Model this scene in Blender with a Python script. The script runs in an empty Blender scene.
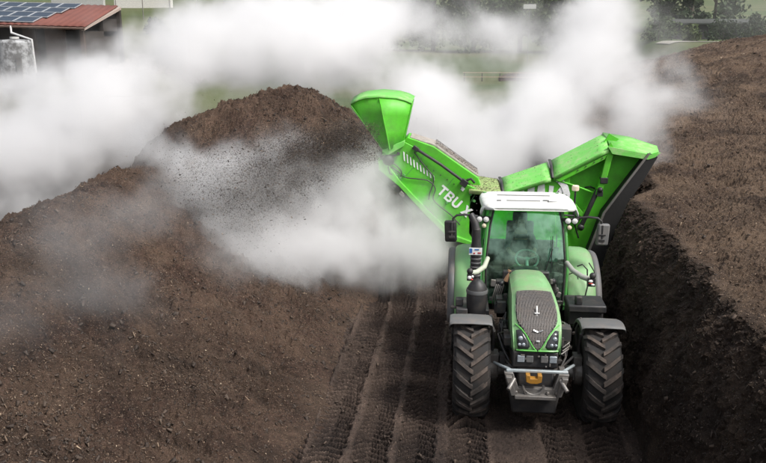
import bpy, bmesh, math, random
import numpy as np
from mathutils import Vector, Matrix, Quaternion
random.seed(7); RNG = np.random.default_rng(11)
SC = bpy.context.scene
COL = SC.collection
# ------------------------------------------------------------------ camera
PITCH = math.radians(14.3); YAW = math.radians(5.3); CH = 5.55; FPX = 780.0
cd = bpy.data.cameras.new('camera'); cam = bpy.data.objects.new('camera', cd); COL.objects.link(cam)
cam.location = (0, 0, CH); cam.rotation_euler = (math.pi/2 - PITCH, 0, YAW)
cd.sensor_width = 36; cd.lens = 36*FPX/766; cd.clip_start = 0.1; cd.clip_end = 3000
SC.camera = cam
SC.render.resolution_x = 1024; SC.render.resolution_y = 619
# ------------------------------------------------------------------ light
w = bpy.data.worlds.new('World'); SC.world = w; w.use_nodes = True
nt = w.node_tree; bg = nt.nodes['Background']
sky = nt.nodes.new('ShaderNodeTexSky'); sky.sky_type = 'NISHITA'; sky.sun_disc = False
SUN_EL, SUN_AZ = math.radians(52), math.radians(118)      # azimuth clockwise from +Y
sky.sun_elevation = SUN_EL; sky.sun_rotation = SUN_AZ
sky.air_density = 1.0; sky.dust_density = 5.0; sky.ozone_density = 1.0
hs = nt.nodes.new('ShaderNodeHueSaturation'); hs.inputs['Saturation'].default_value = 0.35
nt.links.new(sky.outputs[0], hs.inputs['Color']); nt.links.new(hs.outputs[0], bg.inputs[0]); bg.inputs[1].default_value = 0.15
sl = bpy.data.lights.new('sun', 'SUN'); sl.energy = 2.6; sl.angle = math.radians(11); sl.color = (1, .965, .92)
so = bpy.data.objects.new('sun', sl); COL.objects.link(so)
sd = Vector((math.sin(SUN_AZ)*math.cos(SUN_EL), math.cos(SUN_AZ)*math.cos(SUN_EL), math.sin(SUN_EL)))
so.rotation_euler = sd.to_track_quat('Z', 'Y').to_euler(); so.location = (20, 20, 40)
vs = SC.view_settings; vs.view_transform = 'Standard'; vs.look = 'None'; vs.exposure = 0.32; vs.gamma = 1; vs.use_curve_mapping = False
cy = SC.cycles; cy.use_denoising = True; cy.max_bounces = 16; cy.diffuse_bounces = 3; cy.glossy_bounces = 3
cy.transmission_bounces = 6; cy.transparent_max_bounces = 12; cy.volume_bounces = 14; cy.volume_step_rate = 2.0; cy.volume_max_steps = 256
cy.use_adaptive_sampling = True; cy.adaptive_threshold = 0.02; cy.sample_clamp_indirect = 6; cy.caustics_reflective = False; cy.caustics_refractive = False

# ------------------------------------------------------------------ tags
def tag(o, label=None, cat=None, group=None, kind=None):
    if label: o['label'] = label
    if cat: o['category'] = cat
    if group: o['group'] = group
    if kind: o['kind'] = kind
    return o
def empty(name, loc, label, cat, group=None):
    o = bpy.data.objects.new(name, None); COL.objects.link(o); o.location = loc; o.empty_display_size = .2
    return tag(o, label, cat, group)
def copy_tree(o, parent=None):
    c = o.copy(); COL.objects.link(c)
    if parent is not None: c.parent = parent
    for ch in list(o.children): copy_tree(ch, c)
    return c
# ------------------------------------------------------------------ materials
class NT:
    def __init__(s, name):
        s.m = bpy.data.materials.new(name); s.m.use_nodes = True; s.t = s.m.node_tree
        s.b = s.t.nodes['Principled BSDF']; s.out = s.t.nodes['Material Output']
    def n(s, typ, **kw):
        nd = s.t.nodes.new(typ)
        for k, v in kw.items():
            if k.startswith('i_'):
                key = k[2:]; nd.inputs[int(key) if key.isdigit() else key.replace('_', ' ')].default_value = v
            else: setattr(nd, k, v)
        return nd
    def l(s, a, b): s.t.links.new(a, b)
    def coord(s, kind='Object'): return s.n('ShaderNodeTexCoord').outputs[kind]
    def noise(s, scale, detail=5, rough=.6, vec=None, dim='3D'):
        nd = s.n('ShaderNodeTexNoise'); nd.inputs['Scale'].default_value = scale; nd.inputs['Detail'].default_value = detail; nd.inputs['Roughness'].default_value = rough
        if vec is not None: s.l(vec, nd.inputs['Vector'])
        return nd.outputs['Fac']
    def ramp(s, fac, stops):
        r = s.n('ShaderNodeValToRGB'); e = r.color_ramp.elements
        while len(e) < len(stops): e.new(.5)
        for k, (p, c) in enumerate(stops):
            e[k].position = p; e[k].color = (*c, 1) if len(c) == 3 else c
        s.l(fac, r.inputs[0]); return r.outputs[0]
    def mix(s, fac, a, b, mode='MIX'):
        x = s.n('ShaderNodeMix'); x.data_type = 'RGBA'; x.blend_type = mode
        for sock, v in ((x.inputs[0], fac), (x.inputs[6], a), (x.inputs[7], b)):
            if isinstance(v, bpy.types.NodeSocket): s.l(v, sock)
            else: sock.default_value = v if not isinstance(v, tuple) else (*v, 1)[:4]
        return x.outputs[2]
    def math(s, op, a, b=0, clamp=False):
        x = s.n('ShaderNodeMath', operation=op, use_clamp=clamp)
        for i, v in ((0, a), (1, b)):
            if isinstance(v, bpy.types.NodeSocket): s.l(v, x.inputs[i])
            else: x.inputs[i].default_value = v
        return x.outputs[0]
    def bump(s, h, strength=.3, dist=.02):
        b = s.n('ShaderNodeBump'); b.inputs['Strength'].default_value = strength; b.inputs['Distance'].default_value = dist
        s.l(h, b.inputs['Height']); s.l(b.outputs[0], s.b.inputs['Normal'])
    def set(s, **kw):
        for k, v in kw.items():
            k = k.replace('_', ' ')
            if isinstance(v, bpy.types.NodeSocket): s.l(v, s.b.inputs[k])
            else: s.b.inputs[k].default_value = (*v, 1) if isinstance(v, tuple) and len(v) == 3 else v
        return s.m

def paint(name, col, rough=.4, metal=0, dirt=.25, dcol=(.10, .075, .055), scale=6, coat=0, bump=.02):
    """painted / moulded surface with dust and grime breaking it up"""
    n = NT(name); g = n.coord()
    d1 = n.noise(scale, 8, .7, g); d2 = n.noise(scale*9, 4, .7, g)
    f = n.math('MULTIPLY', n.ramp(d1, [(.45, (0, 0, 0)), (.72, (1, 1, 1))]), dirt)
    f2 = n.math('MULTIPLY', n.ramp(d2, [(.62, (0, 0, 0)), (.7, (1, 1, 1))]), dirt*.9)
    fac = n.math('MAXIMUM', f, f2)
    c = n.mix(fac, col, dcol)
    rr = n.math('ADD', n.math('MULTIPLY', fac, .5), rough, True)
    n.set(Base_Color=c, Roughness=rr, Metallic=metal, Coat_Weight=coat)
    if bump: n.bump(d2, bump*4, .004)
    return n.m
def compost(name, dark, mid, light, moist=.85, bump=1.0, lightamt=.66):
    n = NT(name); g = n.coord()
    big = n.noise(.9, 4, .6, g); med = n.noise(9, 6, .75, g); fine = n.noise(55, 5, .8, g); vf = n.noise(150, 3, .8, g)
    base = n.mix(n.ramp(med, [(.3, (0, 0, 0)), (.7, (1, 1, 1))]), dark, mid)
    base = n.mix(n.ramp(big, [(.35, (0, 0, 0)), (.7, (1, 1, 1))]), base, n.mix(.45, base, light))
    at = n.n('ShaderNodeAttribute', attribute_name='tone').outputs['Fac']       # dampness of the heap, plus darker hollows and crest side on the left
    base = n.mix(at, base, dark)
    # little chips and fibres
    mp = n.n('ShaderNodeMapping'); n.l(g, mp.inputs[0]); mp.inputs['Scale'].default_value = (1, 1.0, 1.6)
    v = n.n('ShaderNodeTexVoronoi'); v.inputs['Scale'].default_value = 38; v.inputs['Randomness'].default_value = 1; n.l(mp.outputs[0], v.inputs['Vector'])
    sep = n.n('ShaderNodeSeparateColor'); n.l(v.outputs['Color'], sep.inputs[0])
    chip = n.ramp(n.math('MULTIPLY', sep.outputs[0], n.ramp(v.outputs['Distance'], [(.25, (1, 1, 1)), (.55, (0, 0, 0))])), [(lightamt, (0, 0, 0)), (lightamt+.12, (1, 1, 1))])
    inv = n.math('SUBTRACT', 1, at)
    base = n.mix(n.math('MULTIPLY', n.math('MULTIPLY', chip, .75), inv), base, light)
    base = n.mix(n.ramp(fine, [(.30, (1, 1, 1)), (.5, (0, 0, 0))]), base, dark)
    n.set(Base_Color=base, Roughness=moist, Specular_IOR_Level=.25)
    h = n.math('ADD', n.math('MULTIPLY', fine, 1.0), n.math('ADD', n.math('MULTIPLY', med, 1.6), n.math('ADD', n.math('MULTIPLY', vf, .35), n.math('MULTIPLY', chip, .12))))
    n.bump(h, bump, .035)
    return n.m
def plain(name, col, rough=.6, metal=0, spec=.5, emit=None, es=0):
    n = NT(name); g = n.coord(); f = n.noise(14, 6, .7, g)
    c = n.mix(n.ramp(f, [(.3, (0, 0, 0)), (.75, (1, 1, 1))]), tuple(x*.72 for x in col), tuple(min(1, x*1.15) for x in col))
    n.set(Base_Color=c, Roughness=rough, Metallic=metal, Specular_IOR_Level=spec)
    if emit: n.set(Emission_Color=emit, Emission_Strength=es)
    return n.m
# ------------------------------------------------------------------ numpy noise
_P = RNG.random((8, 256, 256)).astype(np.float32)
def vnoise(x, y, k=0):
    xi = np.floor(x).astype(np.int64); yi = np.floor(y).astype(np.int64); fx = x-xi; fy = y-yi
    fx = fx*fx*fx*(fx*(fx*6-15)+10); fy = fy*fy*fy*(fy*(fy*6-15)+10); T = _P[k % 8]
    a = T[xi & 255, yi & 255]; b = T[(xi+1) & 255, yi & 255]; c = T[xi & 255, (yi+1) & 255]; d = T[(xi+1) & 255, (yi+1) & 255]
    return (a*(1-fx)+b*fx)*(1-fy)+(c*(1-fx)+d*fx)*fy
def fbm(x, y, f, octv=5, gain=.5, k=0):
    s = 0; a = 1; t = 0
    for i in range(octv):
        s = s+a*(vnoise(x*f+17.3*i+3*k, y*f+9.1*i, i+k)-.5); t += a; a *= gain; f *= 2.03
    return s/t*2
def ss(a, b, x):
    t = np.clip((x-a)/(b-a), 0, 1); return t*t*(3-2*t)
def grid_mesh(name, X, Y, Z, mat, tone=None, parent=None, smooth=False):
    nx, ny = X.shape; co = np.stack([X, Y, Z], -1).reshape(-1, 3).astype(np.float32)
    i = np.arange(nx*ny).reshape(nx, ny); q = np.stack([i[:-1, :-1], i[1:, :-1], i[1:, 1:], i[:-1, 1:]], -1).reshape(-1)
    me = bpy.data.meshes.new(name); me.vertices.add(len(co)); me.vertices.foreach_set('co', co.ravel())
    nf = len(q)//4; me.loops.add(len(q)); me.loops.foreach_set('vertex_index', q.astype(np.int32))
    me.polygons.add(nf); me.polygons.foreach_set('loop_start', np.arange(0, len(q), 4, dtype=np.int32)); me.polygons.foreach_set('loop_total', np.full(nf, 4, np.int32))
    me.polygons.foreach_set('use_smooth', np.full(nf, smooth))
    if tone is not None:
        a = me.attributes.new('tone', 'FLOAT', 'POINT'); a.data.foreach_set('value', np.clip(tone, 0, 1).astype(np.float32).ravel())
    me.update(calc_edges=True); me.materials.append(mat)
    o = bpy.data.objects.new(name, me); COL.objects.link(o)
    if parent: o.parent = parent
    return o
# ================================================================== TERRAIN
M_SOIL = compost('yard_soil', (.016, .012, .011), (.088, .063, .052), (.28, .20, .155), .8, .9, .72)
M_HEAP = compost('heap_compost', (.022, .015, .012), (.205, .122, .090), (.48, .33, .23), .9, 1.5, .54)
M_MULCH = compost('dry_mulch', (.030, .020, .015), (.135, .088, .063), (.40, .28, .19), .92, 1.3, .50)
M_FRESH = compost('fresh_compost', (.014, .010, .008), (.05, .033, .024), (.16, .105, .07), .85, 1.0, .72)
def ys_dist(a, b, k):
    n = int(math.log(b/a)/k); return a*np.exp(np.linspace(0, math.log(b/a), n))
# --- base ground: one sheet to the horizon
def ground_z(X, Y):
    Z = -.10 + .05*fbm(X, Y, .25, 3) + ss(92, 128, Y)*2.7 + ss(130, 400, Y)*10 + ss(400, 1500, Y)*45
    Z = Z + (3.2*ss(42, 54, Y)+2.4*ss(54, 64, Y)+2.3*ss(63, 73, Y))*ss(-13, -20, X)
    return Z + 4.7*ss(62, 86, Y)*ss(16, 23, X)
def base_ground():
    xs = np.concatenate([-np.geomspace(1500, 42, 18), np.linspace(-40, 45, 110), np.geomspace(47, 1500, 20)])
    ys = np.concatenate([np.linspace(-60, 2, 14), ys_dist(4, 140, .02), np.geomspace(146, 2500, 30)])
    X, Y = np.meshgrid(xs, ys, indexing='ij')
    Z = ground_z(X, Y)
    n = NT('ground_cover'); g = n.coord()
    sepx = n.n('ShaderNodeSeparateXYZ'); n.l(g, sepx.inputs[0])
    yy = n.math('ADD', sepx.outputs[1], n.math('MULTIPLY', n.noise(.12, 5, .6, g), 12))
    grass = n.mix(n.noise(.35, 6, .7, g), (.030, .060, .012), (.075, .10, .03))
    grass = n.mix(n.ramp(n.noise(.05, 3, .5, g), [(.45, (0, 0, 0)), (.6, (1, 1, 1))]), grass, (.095, .10, .042))
    dirt = n.mix(n.noise(3, 7, .7, g), (.028, .021, .017), (.10, .08, .065))
    c = n.mix(n.ramp(n.math('MULTIPLY', yy, 1/100), [(.50, (0, 0, 0)), (.56, (1, 1, 1))]), dirt, grass)
    n.set(Base_Color=c, Roughness=.95); n.bump(n.noise(12, 6, .75, g), .8, .06)
    o = grid_mesh('ground', X, Y, Z, n.m, smooth=True); tag(o, 'dark compost yard ground running out to green fields behind', 'ground', kind='structure')
base_ground()
# --- driving lane with lug prints
def tyre_push(X, Y):
    z = 0
    for cx in (.31, 2.14):
        z = z+.10*np.exp(-((X-cx)/.30)**4-((Y-10.42)/.16)**2)+.055*(np.exp(-((X-cx-.36)/.08)**2)+np.exp(-((X-cx+.36)/.08)**2))*np.exp(-((Y-10.95)/.5)**4)
    return z*(1+.8*fbm(X, Y, 7, 4, .6, 3))
LANE = []
def lane():
    xs = np.arange(-3.0, 3.1, .018); ys = ys_dist(6.0, 34, .0021)
    X, Y = np.meshgrid(xs, ys, indexing='ij')
    wob = .05*fbm(Y*0+.3, Y, .35, 2)
    Z = .03*fbm(X, Y, 1.2, 4)+.018*fbm(X, Y, 9, 4, .6, 2)+.026*fbm(X, Y, 30, 2, .6, 3)
    tone = .22+.6*fbm(X, Y, .8, 4, .5, 4)
    for cx, wd, ph, dep, slant in ((-.40, .25, 0, .12, .55), (-1.02, .24, .3, .13, .5), (-1.62, .25, .7, .10, .5), (-2.14, .22, .1, .09, .5), (.30, .26, .2, .11, .55), (2.2, .26, .5, .10, .55), (1.55, .2, .1, .06, -.5)):
        c = cx+wob+.05*(Y-12)*(.1 if cx < -1.2 else 0)
        d = (X-c); inside = (1-ss(wd*.85, wd*1.08, np.abs(d)+.05*fbm(X, Y, 5, 3)))*(1 if cx > -1.8 else ss(-.35, .25, fbm(X, Y, .7, 3, .5, 6)+.15)); t = d/wd
        bar = ((Y+slant*np.abs(d)*.9+ph)/.135) % 1
        lug = ss(.08, .25, bar)*(1-ss(.42, .6, bar))
        strong = np.clip(.8+.9*fbm(X, Y, 1.1, 3, .5, 5), .15, 1)
        Z = Z-inside*dep*.55+inside*(lug-.45)*.15*strong
        berm = np.exp(-((np.abs(d)-wd*1.17+.04*fbm(X, Y, 2, 3))/.035)**2)*np.clip(.6+1.2*fbm(X, Y, 1.3, 3, .5, 3), 0, 1.2); Z = Z+berm*.05*(.6+fbm(X, Y, 6, 3))
        tone = tone+inside*(.78-.95*lug)*np.clip(.75+fbm(X, Y, .9, 3, .5, 1), .3, 1.1)-berm*.7
    Z = Z*(1-ss(-2.7, -3.0, X))+.02
    Z = Z+tyre_push(X, Y); LANE.extend([X, Y, Z])
    o = grid_mesh('driving_lane', X, Y, Z, M_SOIL, tone); tag(o, 'dark driving lane printed with tractor tyre lugs between the heaps', 'track', kind='structure')
lane()
# --- left windrow, ridge parallel to the lane
def left_height(X, Y):
    # outline of the old windrow
    rx = -6.75+.25*fbm(Y*0+2, Y, .22, 2); h = 2.42+.07*(Y.clip(5, 15.3)-10.7)+.08*fbm(Y*0+5, Y, .3, 3)-.3*ss(15.5, 18, Y)
    foot = -2.36-.34*ss(12, 8.5, Y)+.26*fbm(Y*0, Y, .5, 5, .6)
    t = (X-rx)/(foot-rx); a = h*(1-t); a = np.where(X < rx, h-(rx-X)*.62, a)
    a = h - np.sqrt(np.maximum(0, (h-a))**2+.10) + .316                  # round the crest
    a = a-.28*np.sin(np.clip(t, 0, 1)*math.pi)*.6                         # slightly hollow slope
    a = np.maximum(a, -.25+.25*ss(1.1, .95, t))
    # freshly thrown windrow behind the spout
    r2x = -4.15-.05*(Y-19); h2 = 4.22*ss(14.0, 18.8, Y)-.16*(Y-19.5).clip(0)
    d = np.abs(X-r2x); b = h2-.10-np.where(X < r2x, .47, .80)*(np.sqrt(d*d+1.6)-1.265)-.8*(-7.4-X).clip(0)
    b = np.where(Y > 14.0, b, -9)-.0
    k = .25; m = np.maximum(a, b)+k*np.exp(-np.abs(a-b)/k)*.35
    return np.where(m > -.1, m, m), ss(-.25, .35, b-a)
def left_heap():
    xs = np.concatenate([np.arange(-13, -8.5, .07), np.arange(-8.5, -1.55, .024)]); ys = ys_dist(5.6, 32, .0023)
    X, Y = np.meshgrid(xs, ys, indexing='ij')
    H, fr = left_height(X, Y)
    body = ss(-.02, .5, H)
    flow = fbm(X*.35+.2*Y, Y-.15*X, 1.5, 4, .6, 2); D = .10*flow+.22*fbm(X, Y, .55, 4, .5, 1)+.09*fbm(X+.5*Y, Y*.5, 1.9, 4, .6, 3)+.10*fbm(X, Y, 6.5, 4, .65, 2)+.055*fbm(X, Y, 15, 3, .7, 5)+.028*fbm(X, Y, 36, 2, .7, 7)
    clod = np.maximum(0, fbm(X, Y, 3.0, 4, .6, 6)-.30)*.22; D = D+clod+fr*(.10*fbm(X, Y, 1.6, 4, .6, 7)+.05*fbm(X, Y, 14, 3, .7, 3))
    Z = H+D*body
    tone = .02+.75*fbm(X*.7, Y*.7, .8, 5, .6, 4)+.55*flow+.25*np.clip(-D*5, -1, 1)+fr*(.28+.3*fbm(X, Y, 1.3, 4))+.25*ss(-5.0, -7, X)  # tone also rises in hollows and towards the crest
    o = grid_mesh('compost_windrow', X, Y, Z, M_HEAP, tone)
    tag(o, 'long brown compost windrow on the left with steam drifting over its crest', 'compost heap'); return X, Y, Z
LX, LY, LZ = left_heap()
# --- right table heap: cut face and dry top
def right_heap():
    ys = ys_dist(5.2, 60, .0026); du = .026
    face = np.arange(0, 2.75, du); top = np.concatenate([np.arange(du, 5.5, .028), np.geomspace(5.54, 34, 150)])
    U = np.concatenate([face-2.75, top]); Uu, Y = np.meshgrid(U, ys, indexing='ij')
    edge = 3.42+.2*ss(12, 15, Y)+.75*ss(15.4, 17.0, Y)+.12*fbm(Y*0+1, Y, .45, 4)+.05*fbm(Y*0+3, Y, 3, 3)
    h = 2.42+.10*fbm(Y*0+7, Y, .3, 3)
    foot = 2.62+.7*ss(14.3, 16.8, Y)+.12*fbm(Y*0+8, Y, .8, 3)
    t = np.clip((Uu+2.75)/2.75, 0, 1)
    prof = t**1.25
    X = np.where(Uu <= 0, foot+(edge-foot)*(1-(1-t)**1.0)**1.5, edge+Uu); Z = np.where(Uu <= 0, -.05+(h+.05)*(1-(1-t)**1.35), h)
    r = Uu.clip(0)
    Z = Z+np.where(Uu > 0, .30*ss(0, 3, r)+.24*fbm(X, Y, .5, 5, .5, 2)*ss(0, 1, r), 0)
    Z = Z+ss(19, 37, Y)*(1.1+1.5*ss(6, 14, X))*ss(0, 3, r)+.9*ss(30, 36, Y)*ss(14, 17, X)*ss(58, 44, Y)
    Z = Z-ss(38, 58, Y)*Z*.9*np.where(Uu > 0, 1, 1)
    rough = .11*fbm(X, Y, 2.2, 4, .6, 4)+.045*fbm(X, Y, 9, 4, .65, 5)+.045*fbm(X, Y, 17, 3, .7, 1)+.026*fbm(X, Y, 38, 2, .7, 2)
    fr = .15*fbm(Z+9, Y, 1.1, 4, .55, 4)+.08*fbm(Z, Y, 5, 4, .65, 5)+.05*fbm(Z, Y, 22, 3, .7, 1)
    wt = ss(-.15, .25, Uu)
    X = X+np.where(Uu < .3, fr*(1-wt)*ss(0, .15, t), 0); Z = Z+rough*wt*.9
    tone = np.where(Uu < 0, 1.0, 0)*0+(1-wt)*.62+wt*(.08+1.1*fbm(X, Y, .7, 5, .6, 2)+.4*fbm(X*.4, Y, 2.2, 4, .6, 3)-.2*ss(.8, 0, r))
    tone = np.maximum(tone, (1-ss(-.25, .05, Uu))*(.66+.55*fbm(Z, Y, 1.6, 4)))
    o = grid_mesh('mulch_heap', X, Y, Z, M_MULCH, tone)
    tag(o, 'flat topped heap of dry brown mulch on the right with a dark damp cut face', 'compost heap')
    return Uu, X, Y, Z
RU, RX, RY, RZ = right_heap()
# --- loose chips
M_CHIP = (lambda n: (n.set(Base_Color=n.ramp(n.n('ShaderNodeAttribute', attribute_name='tint').outputs['Fac'],
          [(0, (.030, .021, .016)), (.35, (.075, .052, .038)), (.7, (.16, .11, .075)), (.93, (.30, .22, .15)), (1, (.55, .45, .33))]), Roughness=.85)))(NT('wood_chip'))
def shards(name, P, N, L, Wd, tint, flat=.75, extra_up=.006):
    """many small prisms lying near the surface normal plane"""
    n = len(P); d = RNG.normal(size=(n, 3)); N = N/np.linalg.norm(N, axis=1, keepdims=True)
    d = d-N*(np.sum(d*N, 1)*flat)[:, None]; d /= np.linalg.norm(d, axis=1, keepdims=True)
    s = np.cross(d, N+RNG.normal(size=(n, 3))*.3); s /= np.linalg.norm(s, axis=1, keepdims=True); u = np.cross(s, d)
    L = L[:, None]; Wd = Wd[:, None]; th = Wd*.35; P = P+N*extra_up
    v = np.stack([P-d*L+s*Wd, P-d*L-s*Wd, P-d*L*.8+u*th, P+d*L+s*Wd*.6, P+d*L-s*Wd*.6, P+d*L*.8+u*th], 1).reshape(-1, 3).astype(np.float32)
    tri = np.array([[0, 2, 1], [3, 4, 5]]); qd = np.array([[0, 1, 4, 3], [1, 2, 5, 4], [2, 0, 3, 5]])
    b = np.arange(n)[:, None, None]*6; lt = (tri[None]+b).reshape(n, -1); lq = (qd[None]+b).reshape(n, -1)
    loops = np.concatenate([lt, lq], 1).reshape(-1).astype(np.int32)
    tot = np.tile(np.array([3, 3, 4, 4, 4], np.int32), n); st = np.concatenate([[0], np.cumsum(tot)[:-1]]).astype(np.int32)
    me = bpy.data.meshes.new(name); me.vertices.add(len(v)); me.vertices.foreach_set('co', v.ravel())
    me.loops.add(len(loops)); me.loops.foreach_set('vertex_index', loops); me.polygons.add(len(tot)); me.polygons.foreach_set('loop_start', st); me.polygons.foreach_set('loop_total', tot)
    a = me.attributes.new('tint', 'FLOAT', 'POINT'); a.data.foreach_set('value', np.repeat(tint, 6).astype(np.float32))
    me.update(calc_edges=True); me.materials.append(M_CHIP)
    o = bpy.data.objects.new(name, me); COL.objects.link(o); o['kind'] = 'stuff'; return o
def normals(X, Y, Z):
    a = np.stack([np.gradient(X, axis=0), np.gradient(Y, axis=0), np.gradient(Z, axis=0)], -1); b = np.stack([np.gradient(X, axis=1), np.gradient(Y, axis=1), np.gradient(Z, axis=1)], -1)
    n = np.cross(a, b); return n/np.maximum(1e-9, np.linalg.norm(n, axis=-1, keepdims=True))
def scatter(X, Y, Z, n, mask, wpow=1.0):
    NN = normals(X, Y, Z); A = np.abs(np.gradient(Y, axis=1))*np.hypot(np.gradient(X, axis=0), np.gradient(Z, axis=0))
    wgt = (A/np.maximum(Y, 4)**wpow*mask).ravel(); wgt /= wgt.sum()
    idx = RNG.choice(wgt.size, n, p=wgt); P = np.stack([X, Y, Z], -1).reshape(-1, 3)[idx]; P = P+RNG.normal(size=P.shape)*[.012, .012, 0]
    return P, NN.reshape(-1, 3)[idx]
def chips_on(name, X, Y, Z, n, mask, l0, l1, tintf, label, cat, fat=False):
    P, N = scatter(X, Y, Z, n, mask); Ln = RNG.uniform(l0, l1, n)*np.where(RNG.random(n) < .04, 2.6, 1); Wd = np.minimum(Ln*RNG.uniform(.14, .5, n), .011)
    if fat: Ln = l0+(l1-l0)*RNG.random(n)**3.5; Wd = Ln*RNG.uniform(.3, .5, n)
    Ln = Ln/2*np.maximum(1, P[:, 1]/17); Wd = Wd*np.maximum(1, P[:, 1]/17)
    tag(shards(name, P, N, Ln, Wd, tintf(n)), label, cat)
chips_on('wood_chips', LX, LY, LZ, 120000, (LZ > .0)*(.45+ss(-.2, .5, fbm(LX, LY, .8, 3, .5, 2))), .010, .034, lambda n: RNG.beta(1.3, 2.1, n)*np.where(RNG.random(n) < .05, 1.5, 1).clip(0, 1), 'loose wood chips and bark bits over the left windrow slope', 'wood chips')
chips_on('mulch_chips', RX, RY, RZ, 90000, (RU > -.1)*1.0, .012, .038, lambda n: RNG.beta(2.0, 1.8, n), 'pale dry chips and fibres over the right heap top', 'wood chips')
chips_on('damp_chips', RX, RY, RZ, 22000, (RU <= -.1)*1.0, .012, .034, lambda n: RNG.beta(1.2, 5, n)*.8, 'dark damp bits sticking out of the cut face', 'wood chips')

chips_on('compost_clods', LX, LY, LZ, 26000, (LZ > .0)*(.3+ss(-.1, .5, fbm(LX, LY, .9, 3, .5, 3))), .016, .085, lambda n: RNG.beta(1.3, 3.5, n)*.6, 'dark rounded compost clods lying over the left windrow', 'clods', True)
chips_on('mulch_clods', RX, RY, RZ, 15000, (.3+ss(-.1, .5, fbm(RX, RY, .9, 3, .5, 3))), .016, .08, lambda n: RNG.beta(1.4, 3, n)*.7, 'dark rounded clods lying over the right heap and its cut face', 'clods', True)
chips_on('lane_crumbs', LANE[0], LANE[1], LANE[2], 16000, (LANE[0] > -2.6)*(.15+ss(.0, .5, fbm(LANE[0], LANE[1], 1.2, 4, .6, 3))), .012, .065, lambda n: RNG.beta(1.3, 3.2, n)*.75, 'loose crumbs and bark bits lying on the driving lane', 'crumbs', True)
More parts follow.
